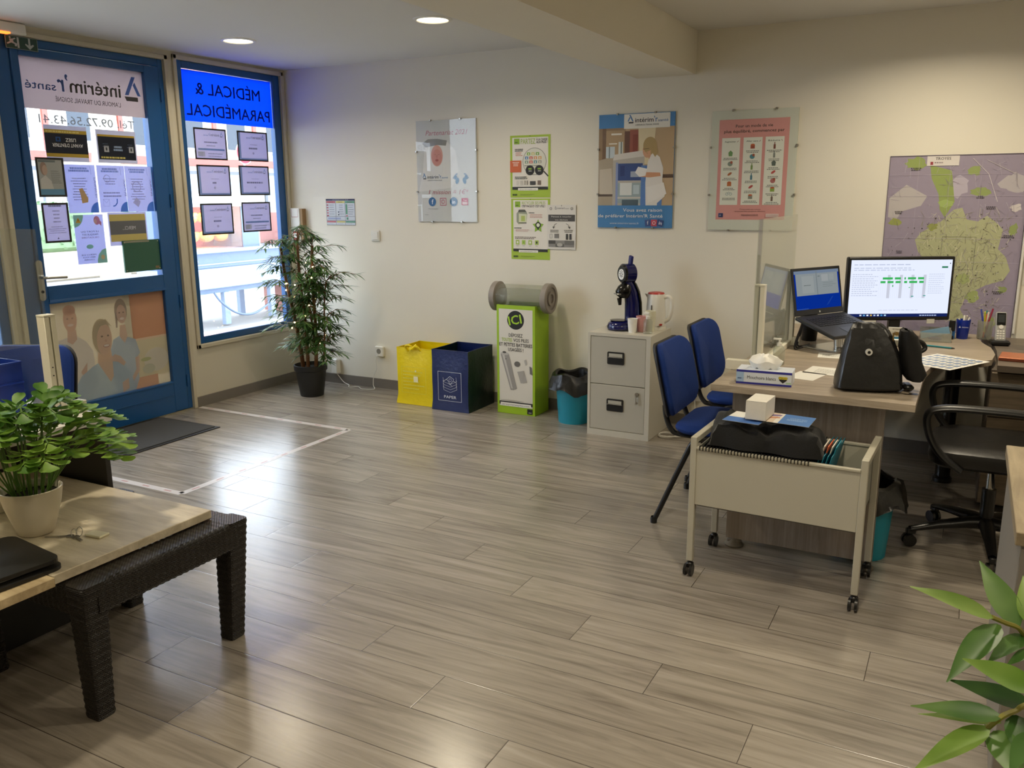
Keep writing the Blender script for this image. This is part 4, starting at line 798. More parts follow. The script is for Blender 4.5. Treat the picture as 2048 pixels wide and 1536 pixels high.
# battery box
lime = pm('lime_card', '9cc21e', .45, var=.03); r = thing('battery_box', 'tall lime green battery collection box with a round ICI mark', 'box', (2.068, -.272, 0)); w_, d_, h_ = .3, .217, .777
m = MB(); m.box(0, 0, .001, w_, .006, h_, lime); m.build('front_panel', r)
prof = [(.006, .001), (d_, .001), (d_, h_)] + [(.112+.092*math.cos(a), .822+.092*math.sin(a)) for a in [math.radians(-30-i*12) for i in range(11)]] + [(.006, h_)]
for x in (0, w_-.005):
    m = MB(); m.prism(prof, x, x+.005, lime, axis='x'); m.build('side_panel', r)
m = MB(); m.box(.005, d_-.005, .001, w_-.005, d_, h_, lime); m.box(.005, .006, .02, w_-.005, d_-.005, .025, lime); m.build('back_panel', r)
def d_ici(p):
    p.rect(.06, .07, .94, .965, 'dcd8cd'); p.circ(.5, .868, .066, '171615', 36); p.text('ICI', .5, .832, .082, 'a6d02c', w=.33, bold=3, rot=.2)
    for t, y, x0, w in (('DÉPOSEZ', .715, .5, .36), ('VOS PILES', .672, .64, .4), ('ET PETITES BATTERIES', .628, .5, .86), ('USAGÉES !', .584, .5, .4)): p.text(t, x0, y, .032, '1a1918', w=w, bold=2)
    p.text('TOUTES', .27, .672, .032, 'a6c24c', w=.27, bold=2)
    p.poly([(.1, .55), (.3, .565), (.53, .245), (.5, .235), (.36, .225)], '8c8984'); p.poly([(.1, .55), (.2, .57), (.32, .56), (.52, .25), (.44, .225), (.36, .23)], '9a9792'); p.poly([(.14, .55), (.19, .56), (.42, .24), (.38, .24)], 'c3c0ba'); p.ell(.21, .558, .11, .014, 'b9b6b0'); p.ell(.2, .57, .05, .009, '4a4845'); p.circ(.24, .51, .004, '4a4845')
    
    p.poly([(.54, .4), (.72, .415), (.8, .31), (.63, .295)], 'a9a6a0'); p.ell(.54, .47, .08, .025, '6a6864'); p.poly([(.72, .51), (.78, .52), (.8, .475), (.75, .465)], 'b5b2ac'); p.poly([(.86, .46), (.92, .45), (.94, .38), (.87, .39)], '6a6864')
    p.ell(.4, .125, .32, .006, 'bcb8ae')
    p.rect(.06, .085, .94, .115, '171615'); p.rect(.09, .072, .9, .104, 'f0ede4'); p.text('jerecyclemespiles.com', .495, .081, .014, '3a3a34', w=.72, bold=1); p.rect(.8, .015, .94, .062, '171615'); p.bars(.82, .03, .93, 1, .012, 'c8c8be', .4, 'c')
m = MB(); d_ici(Print(m, w_, h_, (0, 0, 0), base=.0008)); m.build('print', r)
# clear collection cylinder lying on the box
r = thing('collection_tube', 'clear plastic battery tube with round grey lids, lying across the lime box', 'container', (2.005, -.16, .823)); gl = pm('grey_lid_plastic', '8d857c', .4, var=.04)
def ring_x(m, x0, x1, prof, mat): m.lathe([(a, b) for a, b in prof], mat, M=Matrix(((0, 0, 1, 0), (0, 1, 0, 0), (-1, 0, 0, 0), (0, 0, 0, 1))), n=40)
for s_, x in ((1, .425), (-1, 0)):
    m = MB(); q = [(.0, 0), (.03, 0), (.032, .012), (.05, .012), (.052, .0), (.075, .002), (.078, .012), (.098, .012), (.105, .006), (.105, -.03), (.1, -.034), (0, -.034)]
    m.lathe([(a, x+s_*b if s_ > 0 else x-b) for a, b in q], gl, M=Matrix(((0, 0, 1, 0), (0, 1, 0, 0), (-1, 0, 0, 0), (0, 0, 0, 1))), n=40); m.build('lid', r)
m = MB(); m.lathe([(.088, .02), (.0885, .12), (.088, .25), (.0885, .33), (.088, .405)], glass('clear_plastic', 'f2f4ee', haze=.08), M=Matrix(((0, 0, 1, 0), (0, 1, 0, 0), (-1, 0, 0, 0), (0, 0, 0, 1))), n=40); m.build('clear_tube', r)
m = MB(); m.lathe([(.06, .03), (.066, .2), (.06, .4)], glass('clear_liner', 'e6e8e0', haze=.15), M=Matrix(((0, 0, 1, 0), (0, 1, 0, 0), (-1, 0, 0, 0), (0, 0, 0, 1))), n=9); m.build('liner', r)
# waste bins
liner = pm('black_bin_liner', '151515', .28, var=.1, bump=.6, bscale=30); teal = pm('teal_plastic', '1a8fa6', .4, var=.03)
def bin_(label, x, y, rb=.105, rt=.128, h=.33, seed=1, drop=.1, loc_z=0):
    r = thing('waste_bin', label, 'bin', (x, y, loc_z)); m = MB(); m.lathe([(rb-.006, .003), (rb, .0), (rb, .004), (rt, h), (rt-.004, h), (rb-.005, .008), (0, .008)], teal, n=36); m.build('bucket', r)
    R = random.Random(seed); N = 44; rows = []
    for j, (dr, z) in enumerate(((-.03, h-.12), (-.018, h-.05), (-.012, h+.004), (.001, h+.014), (.008, h+.006), (.012, h-.03), (.018, h-.065), (.02, h-drop))):
        row = []
        for i in range(N):
            t = 2*PI*i/N; k = .006*math.sin(5*t+seed)+.004*math.sin(11*t+j)+R.uniform(-.0025, .0025); zz = z+(.018*math.sin(3*t+seed)+.01*math.sin(7*t) if j == 7 else 0)+(.012*math.sin(4*t+2)*(j > 1)*(j < 5)); rr = rt+dr+(abs(k)*1.4 if j > 3 else -abs(k)*.9)+( .006*(j-3) if j > 4 else 0)
            row.append((rr*math.cos(t), rr*math.sin(t), zz))
        rows.append(row)
    m = MB(); m.grid(rows, liner, wrap=True); m.add(rows[0], [tuple(range(N))], liner); m.build('bin_liner', r, angle=25)
    return r
bin_('teal waste bin with a black liner, left of the filing cabinet', 2.655, -.25)
bin_('teal waste bin with a black liner under the desk, behind the trolley', 4.655, -1.695, seed=4)
# ---------------------------------------------------------------- filing cabinet
fc = pm('light_grey_enamel', 'c9c5b8', .4, var=.02, nscale=6); fcd = pm('drawer_enamel', 'b9b5a8', .4, var=.02, nscale=6)
r = thing('filing_cabinet', 'light grey two-drawer filing cabinet under the coffee machine', 'cabinet', (2.862, -.502, 0)); w_, d_, h_ = .417, .39, .67
m = MB(); m.box(0, .02, .0, w_, d_, h_, fc, .002); m.box(0, .0, 0, .017, .02, h_, fc); m.box(w_-.03, 0, 0, w_, .02, h_, fc); m.box(.017, 0, h_-.02, w_-.03, .02, h_, fc); m.box(.017, 0, 0, w_-.03, .02, .04, fc); m.build('body', r)
for k_, (z0, z1) in enumerate(((.043, .338), (.343, .647))):
    m = MB(); m.box(.019, .002+.0*k_, z0, w_-.032, .019, z1, fcd, .0015); d = m.build('drawer', r)
    hx, hz = .19, (z0+z1)/2+.02; q = MB(); q.prism(rrect(hx-.056, hz-.04, hx+.056, hz+.04, .008), -.004, .002, pm('black_handle_plastic', '1b1a19', .4), axis='y'); q.box(hx-.045, -.006, hz+.008, hx+.045, -.0045, hz+.03, ink('b5b2a6')); q.box(hx-.046, -.0055, hz-.032, hx+.046, -.004, hz+.004, pm('handle_recess', '050505', .6)); q.tube([(hx-.05, -.007, hz+.004), (hx, -.009, hz+.004), (hx+.05, -.007, hz+.004)], .003, blackp, 6); q.build('handle', d)
m = MB(); m.cyl((.335, .002, .295), (.335, -.008, .295), .012, chrome, n=16); m.box(.333, -.014, .245, .338, -.012, .29, chrome); m.cyl((.336, -.015, .24), (.336, -.011, .24), .009, chrome, n=12); m.tube([(.345, -.01, .285), (.342, -.012, .235)], .0015, chrome, 6); m.build('lock_and_key', r)
# coffee machine (local +x = front)
nb = pm('navy_gloss_plastic', '0a0f52', .18, var=.03, coat=.5); bk = pm('gloss_black_plastic', '0a0a0b', .2, var=.05)
r = thing('coffee_machine', 'navy blue pod coffee machine with round head on the filing cabinet', 'coffee machine', (3.035, -.285, .67), math.radians(-128))
m = MB(); m.lathe([(.078, .0), (.088, .008), (.09, .022), (.082, .042), (.066, .056), (.04, .06), (0, .06)], nb, c=(.04, 0, .001), n=36, cap0=True); m.build('base', r)
m = MB(); m.lathe([(.0, .0), (.055, .0), (.058, .004), (.05, .0045), (0, .0045)], bk, c=(.055, 0, .06), n=28); m.build('drip_tray', r)
m = MB(); secs = [(-.045, .03, .05, .05), (-.045, .1, .05, .05), (-.042, .17, .048, .05), (-.03, .24, .045, .045), (-.01, .29, .04, .04), (.0, .31, .03, .035)]
m.grid([[(cx+a*math.cos(2*PI*i/24), b*math.sin(2*PI*i/24), z) for i in range(24)] for cx, z, a, b in secs], nb, wrap=True); m.build('column', r)
m = MB(); m.grid([[(cx-.012+(a+.004)*math.cos(t), (b+.003)*math.sin(t), z+.003) for t in [PI*.62+PI*.76*i/10 for i in range(11)]] for cx, z, a, b in secs], bk); m.build('back_cover', r)
m = MB(); m.grid([[(cx+a*math.cos(2*PI*i/20), b*math.sin(2*PI*i/20), z) for i in range(20)] for cx, z, a, b in ((.02, .205, .03, .03), (.025, .225, .05, .042), (.02, .25, .06, .046), (.01, .28, .05, .042), (.0, .3, .03, .03))], bk, wrap=True); m.cyl((.055, 0, .205), (.05, 0, .16), .016, bk, r1=.01); m.box(.03, -.03, .228, .082, .03, .236, chrome, .003); m.build('brew_head', r)
m = MB(); c = (.012, 0, .358); m.cyl((-.035, 0, .358), (.03, 0, .358), .064, nb, n=36); m.cyl((.03, 0, .358), (.042, 0, .358), .062, bk, r1=.052, n=36); m.cyl((-.035, 0, .358), (-.05, 0, .358), .064, nb, r1=.045, n=36); m.build('round_head', r)
m = MB(); m.cyl((.042, 0, .355), (.045, 0, .355), .034, ink('f2f2ee'), n=32)
for i in range(8):
    a = i*PI/4; m.box(.045, -.003, .0, .0458, .003, .006, bk, M=Matrix.Translation((0, .02*math.cos(a), .355+.02*math.sin(a)))); m.box(.045, -.001, -.006, .0458, .001, .006, bk, M=Matrix.Translation((0, .011*math.cos(a), .355+.011*math.sin(a))))
m.build('dial_face', r)
m = MB(); m.box(-.03, -.018, 0, -.012, .018, .062, pm('navy_lever', '1c2166', .4), .004, M=Matrix.Translation((0, 0, .41)) @ Matrix.Rotation(-.18, 4, 'X')); m.build('lever', r)
# kettle
r = thing('kettle', 'white electric kettle with red lid on the filing cabinet', 'kettle', (3.2, -.19, .67)); kw = pm('white_kettle_plastic', 'e6e3da', .3, var=.02); kr = pm('red_lid_plastic', 'b3302c', .35)
m = MB(); m.lathe([(.066, 0), (.068, .006), (.066, .02), (.06, .022)], kw, cap0=True, n=32); m.build('power_base', r)
m = MB(); m.lathe([(.064, .024), (.063, .08), (.059, .16), (.056, .222), (.052, .228)], kw, n=36, cap0=True); m.add([(-.05, -.02, .222), (-.05, .02, .222), (-.078, 0, .228), (-.05, 0, .18)], [(0, 2, 1), (0, 3, 2), (1, 2, 3)], kw); m.build('body', r)
m = MB(); m.lathe([(.054, .228), (.05, .236), (.03, .24), (0, .24)], kr, n=32); m.build('lid', r)
m = MB(); m.tube(smooth([(.05, 0, .205), (.085, 0, .212), (.104, 0, .185), (.103, 0, .12), (.088, 0, .07), (.06, 0, .05)], 6), .0125, kw, 12); h = m.build('handle', r); m = MB(); m.ball((.083, 0, .216), (.016, .009, .006), kr, 10); m.build('lid_button', h)
m = MB(); m.box(-.012, -.0655, .09, -.004, -.06, .16, pm('smoke_window', '5c5a55', .3), .002); m.build('water_gauge', r); m = MB(); m.box(.045, -.062, .03, .062, -.045, .042, kr, .003); m.build('switch', r)
def cup(name, label, x, y, z, r0, r1, h, mat, cat='cup', group=None):
    m = MB(); m.lathe([(0, .001), (r0, .0), (r1, h), (r1+.0015, h+.001), (r1-.001, h+.001), (r0-.002, .003), (0, .003)], mat, n=24); o = m.build(name, None, (x, y, z)); return tag(o, label, cat, group)
cup('paper_cup', 'plain white paper cup in front of the coffee machine', 3.118, -.395, .67, .024, .032, .087, pm('white_paper', 'eceae4', .6))
cup('paper_cup', 'pinkish red paper cup behind the white cup', 3.158, -.34, .67, .025, .034, .098, pm('pink_paper', 'd8a0a0', .5))
for i in range(6): cup('paper_cup', 'cream paper cup in the nested stack behind the pump bottle', 3.205, -.305, .67+i*.009, .026, .033, .085, pm('cream_paper', 'e2dfc8', .6), group='nested cups by the kettle')
def pump(label, x, y, z, s=1.0):
    r = thing('pump_bottle', label, 'bottle', (x, y, z)); m = MB(); m.lathe([(0, 0), (.027*s, 0), (.028*s, .004), (.028*s, .075*s), (.02*s, .09*s), (.012*s, .095*s)], glass('clear_bottle', 'e9ece6', haze=.16), n=24); m.build('bottle', r)
    m = MB(); m.lathe([(.013*s, .092*s), (.013*s, .108*s), (.005*s, .11*s), (.005*s, .125*s)], whitep, n=16, cap1=True); m.box(-.03*s, -.006*s, .122*s, .008*s, .006*s, .131*s, whitep, .002); m.build('pump_head', r)
    return r
pump('clear pump bottle beside the paper cups on the filing cabinet', 3.222, -.40, .67)

# ---------------------------------------------------------------- blue visitor chairs (local +x = front)
bf = pm('blue_wool_fabric', '0a3078', .92, var=.08, nscale=60, bump=.3, bscale=500); shell = pm('black_seat_shell', '1a1917', .5, var=.06)
def pad(w, d, t, mat, n=10, dome=.012):
    """rounded cushion in x (d) and y (w), thickness t"""
    m = MB(); o = rrect(-d/2, -w/2, d/2, w/2, .09, 6)
    rows = []
    for s, z in ((.93, 0), (.99, t*.25), (1, t*.5), (.97, t*.8), (.88, t), (.5, t+dome), (.0, t+dome*1.2)): rows.append([(a*s, b*s, z) for a, b in o])
    m.grid(rows, mat, wrap=True); m.add(rows[0], [tuple(range(len(o)-1, -1, -1))], mat); return m
def visitor_chair(label, x, y, rz=0.0, group=None):
    r = thing('visitor_chair', label, 'chair', (x, y, 0), rz, group)
    s = pad(.46, .42, .045, bf); s.v = [v+Vector((0, 0, .435)) - Vector((0, 0, .012*(v.x > .12)*(v.x-.12)*8)) for v in s.v]; s.build('seat', r)
    s = pad(.44, .41, .012, shell, dome=0); s.v = [v+Vector((0, 0, .42)) for v in s.v]; s.build('seat_shell', r)
    T = Matrix.Translation((-.30, 0, .66)) @ Matrix.Rotation(math.radians(-13), 4, 'Y') @ Matrix.Rotation(math.radians(90), 4, 'Y')
    def bend(v): return Vector((v.x, v.y, v.z)) + Vector((0, 0, .9*v.y*v.y))
    s = pad(.44, .35, .04, bf); s.v = [T @ bend(v) for v in s.v]; s.build('backrest', r)
    s = pad(.45, .36, .02, shell, dome=0); s.v = [T @ (bend(v)+Vector((0, 0, -.017))) for v in s.v]; s.build('back_shell', r)
    for sy in (-1, 1):
        f = MB(); y_ = sy*.268; f.tube(smooth([(-.262, y_, .012), (-.13, y_, .33), (-.09, y_*.98, .415), (-.03, y_*.96, .438), (.08, y_*.96, .438), (.14, y_*.98, .41), (.17, y_, .33), (.235, y_, .012)], 6), .0125, blackm, 10)
        f.build('leg_frame', r)
        for fx in (-.264, .238):
            q = MB(); q.lathe([(.016, 0), (.017, .02), (.014, .03)], blackp, c=(fx, y_, 0), n=12, cap0=True); q.build('foot_cap', r)
        f = MB(); f.tube(smooth([(-.268, sy*.14, .545), (-.26, sy*.14, .49), (-.232, sy*.14, .43), (-.175, sy*.14, .412), (.1, sy*.14, .41)], 6), .0125, blackm, 10); f.build('back_tube', r)
    for bx in (-.05, .1):
        f = MB(); f.tube([(bx, -.255, .424), (bx, .255, .424)], .011, blackm, 8); f.build('cross_bar', r)
    return r
c1 = visitor_chair('blue upholstered chair with black frame, nearer one before the desk', 4.015, -1.51, 0, 'blue visitor chairs')
c2 = copy_tree(c1); c2.location = (3.985, -.86, 0); c2['label'] = 'blue upholstered chair with black frame, farther one, nearer the back wall'
c3 = copy_tree(c1); c3.location = (1.16, -3.26, 0); c3.rotation_euler = (0, 0, math.radians(-64)); c3['label'] = 'blue chair behind the blue letter trays at the left edge'
# cable ring on the floor, cables
def cable(name, label, pts, rad, mat, k=6):
    m = MB(); m.tube(smooth(pts, k), rad, mat, 8); return tag(m.build(name), label, 'cable')
cable('cable', 'coiled white cable on the floor behind the nearer blue chair', [(3.35+.055*math.cos(t)+.0005*t, -.34+.055*math.sin(t), .006+.0018*t/2) for t in [i*.5 for i in range(24)]] + [(3.46, -.3, .02), (3.44, -.05, .1), (3.43, -.022, .19)], .004, whitep, 3)
r = thing('wall_socket', 'white double wall socket low on the back wall, behind the blue chairs', 'socket', (3.385, -.0005, .17)); m = MB(); m.box(0, -.012, 0, .082, 0, .15, whitep, .004); m.build('plate', r); m = MB(); m.box(.018, -.045, .03, .062, -.0121, .075, blackp, .006); m.build('plug', r)
cable('cable', 'thin white cable running from the wall socket down to the floor by the bamboo', [(.845, -.036, .285), (.83, -.05, .24), (.83, -.045, .17), (.80, -.05, .1), (.80, -.06, .03), (.83, -.09, .006), (.74, -.13, .006), (.66, -.08, .006), (.6, -.12, .006), (.55, -.06, .007), (.47, -.03, .02), (.40, -.03, .09)], .0028, whitep)
r = thing('power_adapter', 'white power adapter plugged in beside the bamboo pot', 'adapter', (.36, -.0005, .08)); m = MB(); m.box(0, -.05, .0, .07, 0, .13, whitep, .01); m.build('housing', r)

# ---------------------------------------------------------------- right desk
dw = wood('greige_desk_wood', '8a7d6c', 'b3a592', (3, 45, 45), .4); dwv = wood('greige_panel_wood', '81756a', 'a3978a', (45, 45, 2.5), .45); dwd = wood('dark_desk_wood', '5b5147', '776b5e', (3, 45, 45), .45)
r = thing('corner_desk', 'greige wood corner desk with a curved inner edge, carrying the monitor', 'desk', (4.05, -1.98, 0))
def L(x, y): return (x-4.05, y+1.98)
out = [L(4.046, -1.972), L(4.832, -1.998), L(4.832, -1.42)] + [L(a, b_) for a, b_ in ((4.836, -1.3), (4.85, -1.18), (4.875, -1.08), (4.91, -1.0), (4.95, -.955), (5.01, -.937), (5.055, -.94))] + [L(5.10, -.86), L(5.115, -.7), L(5.10, -.5), L(5.06, -.35), L(5.03, -.06), L(4.046, -.06)]
m = MB(); m.prism(out, .715, .7425, dw); m.build('desktop', r)
m = MB(); m.prism([L(4.12, -1.882), L(4.722, -1.882), L(4.722, -1.857), L(4.12, -1.857)], .035, .715, dwv); m.build('end_panel', r)
m = MB(); m.prism([L(4.14, -1.856), L(4.16, -1.856), L(4.16, -.2), L(4.14, -.2)], .25, .714, dwd); m.build('modesty_panel', r)
ft = pm('grey_glide', '6d675c', .35)
for x in (4.155, 4.69):
    m = MB(); m.box(*L(x-.03, -1.89), .001, *L(x+.03, -1.85), .036, ft, .008); m.lathe([(.04, 0), (.042, .006), (.02, .03)], ft, c=(*L(x, -1.87), .001), n=18, cap0=True); m.build('foot', r)
m = MB(); m.cyl((*L(4.94, -.5), .03), (*L(4.94, -.5), .714), .037, pm('black_tube', '141414', .25), n=24); m.lathe([(.05, 0), (.05, .02), (.04, .03)], blackp, c=(*L(4.94, -.5), .001), n=24, cap0=True); m.build('leg', r)
r = thing('side_desk', 'darker wood desk section to the right, carrying the cordless phone', 'desk', (5.06, -.97, 0))
m = MB(); m.prism([(.06, .0), (1.3, .0), (1.3, .9), (.0, .9), (.055, .62), (.065, .42), (.065, .14)][:], .706, .736, dwd); m.build('desktop', r); m = MB(); m.box(1.27, .03, 0.001, 1.295, .88, .706, dwd); m.build('end_panel', r)
m = MB(); m.box(.08, .86, 0.3, 1.27, .88, .706, dwd); m.build('back_panel', r)
r = thing('drawer_unit', 'brown wood drawer unit under the side desk', 'cabinet', (5.10, -.9, 0)); m = MB(); m.box(0, .02, .03, .42, .5, .7, dwd, .002); m.build('body', r)
for k_ in range(3):
    m = MB(); m.box(.004, 0, .04+k_*.218, .416, .019, .252+k_*.218, wood('drawer_front_wood', '6d6050', '8a7c69', (3, 45, 45), .5), .002); d = m.build('drawer', r); q = MB(); q.cyl((.21, -.018, .22+k_*.218), (.21, 0, .22+k_*.218), .01, blackp, n=12); q.build('knob', d)
for a, b_ in ((.04, .06), (.38, .06), (.04, .46), (.38, .46)):
    m = MB(); m.cyl((a-.01, b_, .015), (a+.01, b_, .015), .015, blackp, n=14); m.box(a-.012, b_-.012, .014, a+.012, b_+.012, .031, blackp); m.build('caster', r)
# acrylic screens
acr = glass('acrylic', 'f4f6f2', haze=.02); posts = pm('white_painted_wood', 'e2ddca', .45, var=.02)
def screen(label, x, y, z, L_, H_, py, rz, base=True):
    """sheet runs along local +y from 0 to L_"""
    r = thing('protective_screen', label, 'screen', (x, y, z), rz)
    m = MB(); m.box(-.002, 0, .03, .002, L_, H_, acr); m.build('acrylic_sheet', r)
    for k_, (yy, f) in enumerate(py):
        m = MB(); m.box(-.0225, yy-.022, .0, -.0025, yy+.022, .385, posts, .0015); m.box(.0025, yy-.022, .0, .0225, yy+.022, .385, posts, .0015); m.box(-.0225, yy-.022, .382, .0225, yy+.022, .39, posts); m.build('post', r)
        if f:
            m = MB(); m.box(-f[0], yy-.0215, .001, -.0232, yy+.0215, .045, posts, .0015); m.box(.0232, yy-.0215, .001, f[1], yy+.0215, .045, posts, .0015); m.build('foot', r)
    if base:
        m = MB(); m.box(-.0175, py[0][0]+.023, .001, .0175, py[-1][0]-.023, .03, posts, .0015); m.build('base_bar', r)
    return r
screen('clear acrylic screen with white posts on the right desk, beside the laptop', 4.155, -1.715, .7425, .89, .675, ((.1, (.135, .06)), (.86, (.08, .06))), 0)
# things on the desk
r = thing('tissue_box', 'blue and white tissue box lettered Mouchoirs blancs, tissue pulled up', 'box', (4.135, -1.905, .7425), math.radians(4)); m = MB(); m.box(0, 0, .0, .225, .115, .06, pm('tissue_card', 'd3dae4', .4), .002); p_ = Print(m, .225, .06, (0, 0, 0), base=.0004)
p_.rect(0, 0, 1, .14, '2a2a8c'); p_.rect(0, .84, 1, 1, '2a2a8c'); p_.rect(0, .14, .14, .84, '9db8d8'); p_.text('Mouchoirs blancs', .46, .38, .24, '22242e', w=.52); p_.poly([(.76, .62), (.93, .62), (.91, .42), (.845, .22), (.78, .42)], '1c1c24'); p_.rect(.77, .5, .92, .68, 'd8c83c'); p_.text('MAXI', .845, .53, .12, '1c1c24', w=.12, bold=1); p_.rect(.9, .2, .99, .3, 'a8c8a0'); p_.bars(.03, .4, .12, 1, .12, '3c5a94', .5); m.build('carton', r)
m = MB(); R = random.Random(2); rows = []
for j, (s_, z) in enumerate(((.9, .058), (1.15, .075), (1.25, .09), (.9, .108), (.35, .118))): rows.append([(.105+s_*.055*math.cos(t)*(1+.12*math.sin(3*t+j)), .06+s_*.03*math.sin(t)*(1+.15*math.cos(4*t)), z+.006*math.sin(5*t+j)) for t in [2*PI*i/26 for i in range(26)]])
m.grid(rows, pm('tissue_paper', 'f2f1ec', .8), wrap=True); m.add(rows[-1], [tuple(range(26))], pm('tissue_paper', 'f2f1ec', .8)); m.build('tissue', r)
pump('small clear gel bottle with white pump behind the tissue box', 4.215, -1.42, .7425, .95)
def paper(label, x, y, w, h, rz, draw=None, z=.7428, name='paper_sheet', back='e6e4dc'):
    m = MB(); m.box(0, 0, 0, w, h, .0006, ink(back)); p = Print(m, w, h, (0, 0, .0006), u=(1, 0, 0), v=(0, 1, 0), n=(0, 0, 1), base=.0001)
    if draw: draw(p)
    return tag(m.build(name, None, (x, y, z), rz), label, 'paper')
paper('printed white sheet on the desk, behind the handbag on the left', 4.35, -1.16, .19, .13, .1, lambda p: p.bars(.1, .8, .9, 5, .12, '9a9a94', .2, 'l', 3))
paper('printed white sheet lying flat, directly left of the handbag', 4.345, -1.56, .2, .17, -.12, lambda p: p.bars(.2, .7, .8, 7, .08, 'a4a49c', .2, 'l', 4))
paper('white leaflet under the tissue box edge', 4.30, -1.70, .12, .17, -.2)
def d_grid(p):
    for i in range(7):
        for j in range(5): p.rect(.06+i*.13, .08+j*.18, .15+i*.13, .2+j*.18, '8f9eb8')
paper('calendar sheet with blue-grey rows, right of the handbag', 4.70, -1.10, .26, .34, -.5, d_grid)
r = thing('ballpoint_pen', 'teal pen lying on the desk right of the handbag', 'pen', (4.79, -.595, .7475), math.radians(-14)); m = MB(); m.cyl((0, 0, 0), (.135, 0, 0), .0045, pm('teal_pen', '1f7f8c', .3), n=10); m.build('barrel', r); m = MB(); m.cyl((.135, 0, 0), (.15, 0, 0), .0045, blackp, r1=.002, n=10); m.build('tip', r)
# monitor
r = thing('monitor', 'large black monitor showing a spreadsheet with green bars', 'monitor', (4.645, -.49, .7425), math.radians(28)); w_, z0, z1 = .565, .112, .45
m = MB(); m.box(-w_/2, .0, z0, w_/2, .035, z1, blackp, .006); m.box(-.12, .035, .18, .12, .06, .38, blackp, .01); m.build('casing', r)
S_ = MB(); def_mk = lambda c: glow('screen_'+c, c, 1.0)
S_.box(-w_/2+.016, -.0012, z0+.02, w_/2-.016, -.0002, z1-.016, glow('screen_e9efff', 'e4ebff', 1.05)); P_ = Print(S_, w_-.032, z1-z0-.036, (-w_/2+.016, -.0012, z0+.02), base=.0002, mk=def_mk)
P_.rect(0, 0, 1, .055, '16245c'); [P_.rect(.12+i*.035, .015, .14+i*.035, .04, c) for i, c in enumerate(('d8e4f0', '6ab0e0', 'e8f0f8', 'd8b04c', 'b0c8e8', 'e0e8f0', '4c9ad0', 'b0d8f0'))]
P_.bars(.72, .025, .95, 1, .03, 'a8b8d8', .4); P_.bars(.03, .92, .8, 1, .03, 'b9c2da', .3, 'l', 1); P_.bars(.03, .86, .7, 2, .035, 'bfc8de', .25, 'l', 2); P_.rect(.9, .855, .96, .885, '2c7a54'); P_.rect(.975, .925, .985, .945, '5a6070')
P_.bars(.02, .75, .28, 11, .037, 'c2cadf', .22, 'l', 5); P_.bars(.78, .75, .95, 10, .037, 'c8d0e4', .2, 'l', 6)
for X in (.385, .505, .62, .74): P_.rect(X-.015, .33, X+.015, .74, 'c9cddc')
for X in [.29+i*.02 for i in range(24)]: P_.rect(X, .33, X+.0012, .74, 'd0d6e6')
for y_, segs in ((.66, ((.32, .42), (.44, .5), (.535, .55), (.57, .65), (.67, .73))), (.595, ((.30, .35), (.37, .43), (.45, .5), (.535, .565), (.585, .665), (.685, .73)))):
    for a, b_ in segs: P_.rect(a, y_, b_, y_+.038, '3cb45c')
P_.rect(.42, .53, .43, .565, '3ca458'); P_.rect(.585, .51, .6, .525, '6ac084'); P_.rect(.615, .355, .64, .37, '2c9a8c'); P_.rect(.735, .365, .76, .38, '2c9a8c'); P_.bars(.3, .12, .8, 1, .02, 'c6cde0', .3, 'l', 9)
S_.build('screen', r)
m = MB(); m.box(-.03, .02, .0, .03, .05, .14, blackp, .004); m.box(-.09, -.06, .0, .09, .1, .012, blackp, .004); m.build('stand', r)
m = MB(); m.box(.16, -.004, .095, .2, .0, .118, ink('c9c9c0')); m.build('sticker', r)
# laptop on aluminium stand (local: +y hinge line, +x towards the user)
az = 59.4; r = thing('laptop', 'open black laptop with a blue desktop on an aluminium riser', 'laptop', (4.296, -.80, .907), math.radians(az-90)); tb, ts = math.radians(16.1), math.radians(11.3); lw, ld, lh = .375, .255, .245
MBs = Matrix.Rotation(tb, 4, 'Y'); m = MB(); m.box(0, -lw/2, -.018, ld, lw/2, 0, pm('laptop_black', '18191b', .45, var=.05), .004, M=MBs); m.build('base', r)
m = MB(); kk = pm('key_black', '0b0b0c', .5)
for i in range(5):
    for j in range(14): m.box(.04+i*.0195, -.15+j*.0215, .0003, .056+i*.0195, -.132+j*.0215, .0022, kk, M=MBs)
m.build('keyboard', r); m = MB(); m.box(.17, -.05, .0003, .235, .05, .001, pm('trackpad', '222427', .4), M=MBs); m.build('trackpad', r)
m = MB(); m.box(.215, .145, .0003, .232, .165, .001, ink('9a9a98'), M=MBs); m.build('sticker', r)
ML = Matrix.Rotation(-ts, 4, 'Y'); m = MB(); m.box(-.007, -lw/2, .0, .0, lw/2, lh, pm('laptop_black', '18191b', .45), .002, M=ML); m.build('lid', r)
S_ = MB(); s_w, s_h = lw-.03, lh-.045; e_w = lambda c: glow('lap_'+c, c, .45); S_.box(.0002, -s_w/2, .03, .0008, s_w/2, .03+s_h, glow('lap_blue', '0c3cb8', .55)); P_ = Print(S_, s_w, s_h, (.0008, -s_w/2, .03), u=(0, 1, 0), v=(0, 0, 1), n=(1, 0, 0), base=.0002, mk=e_w)
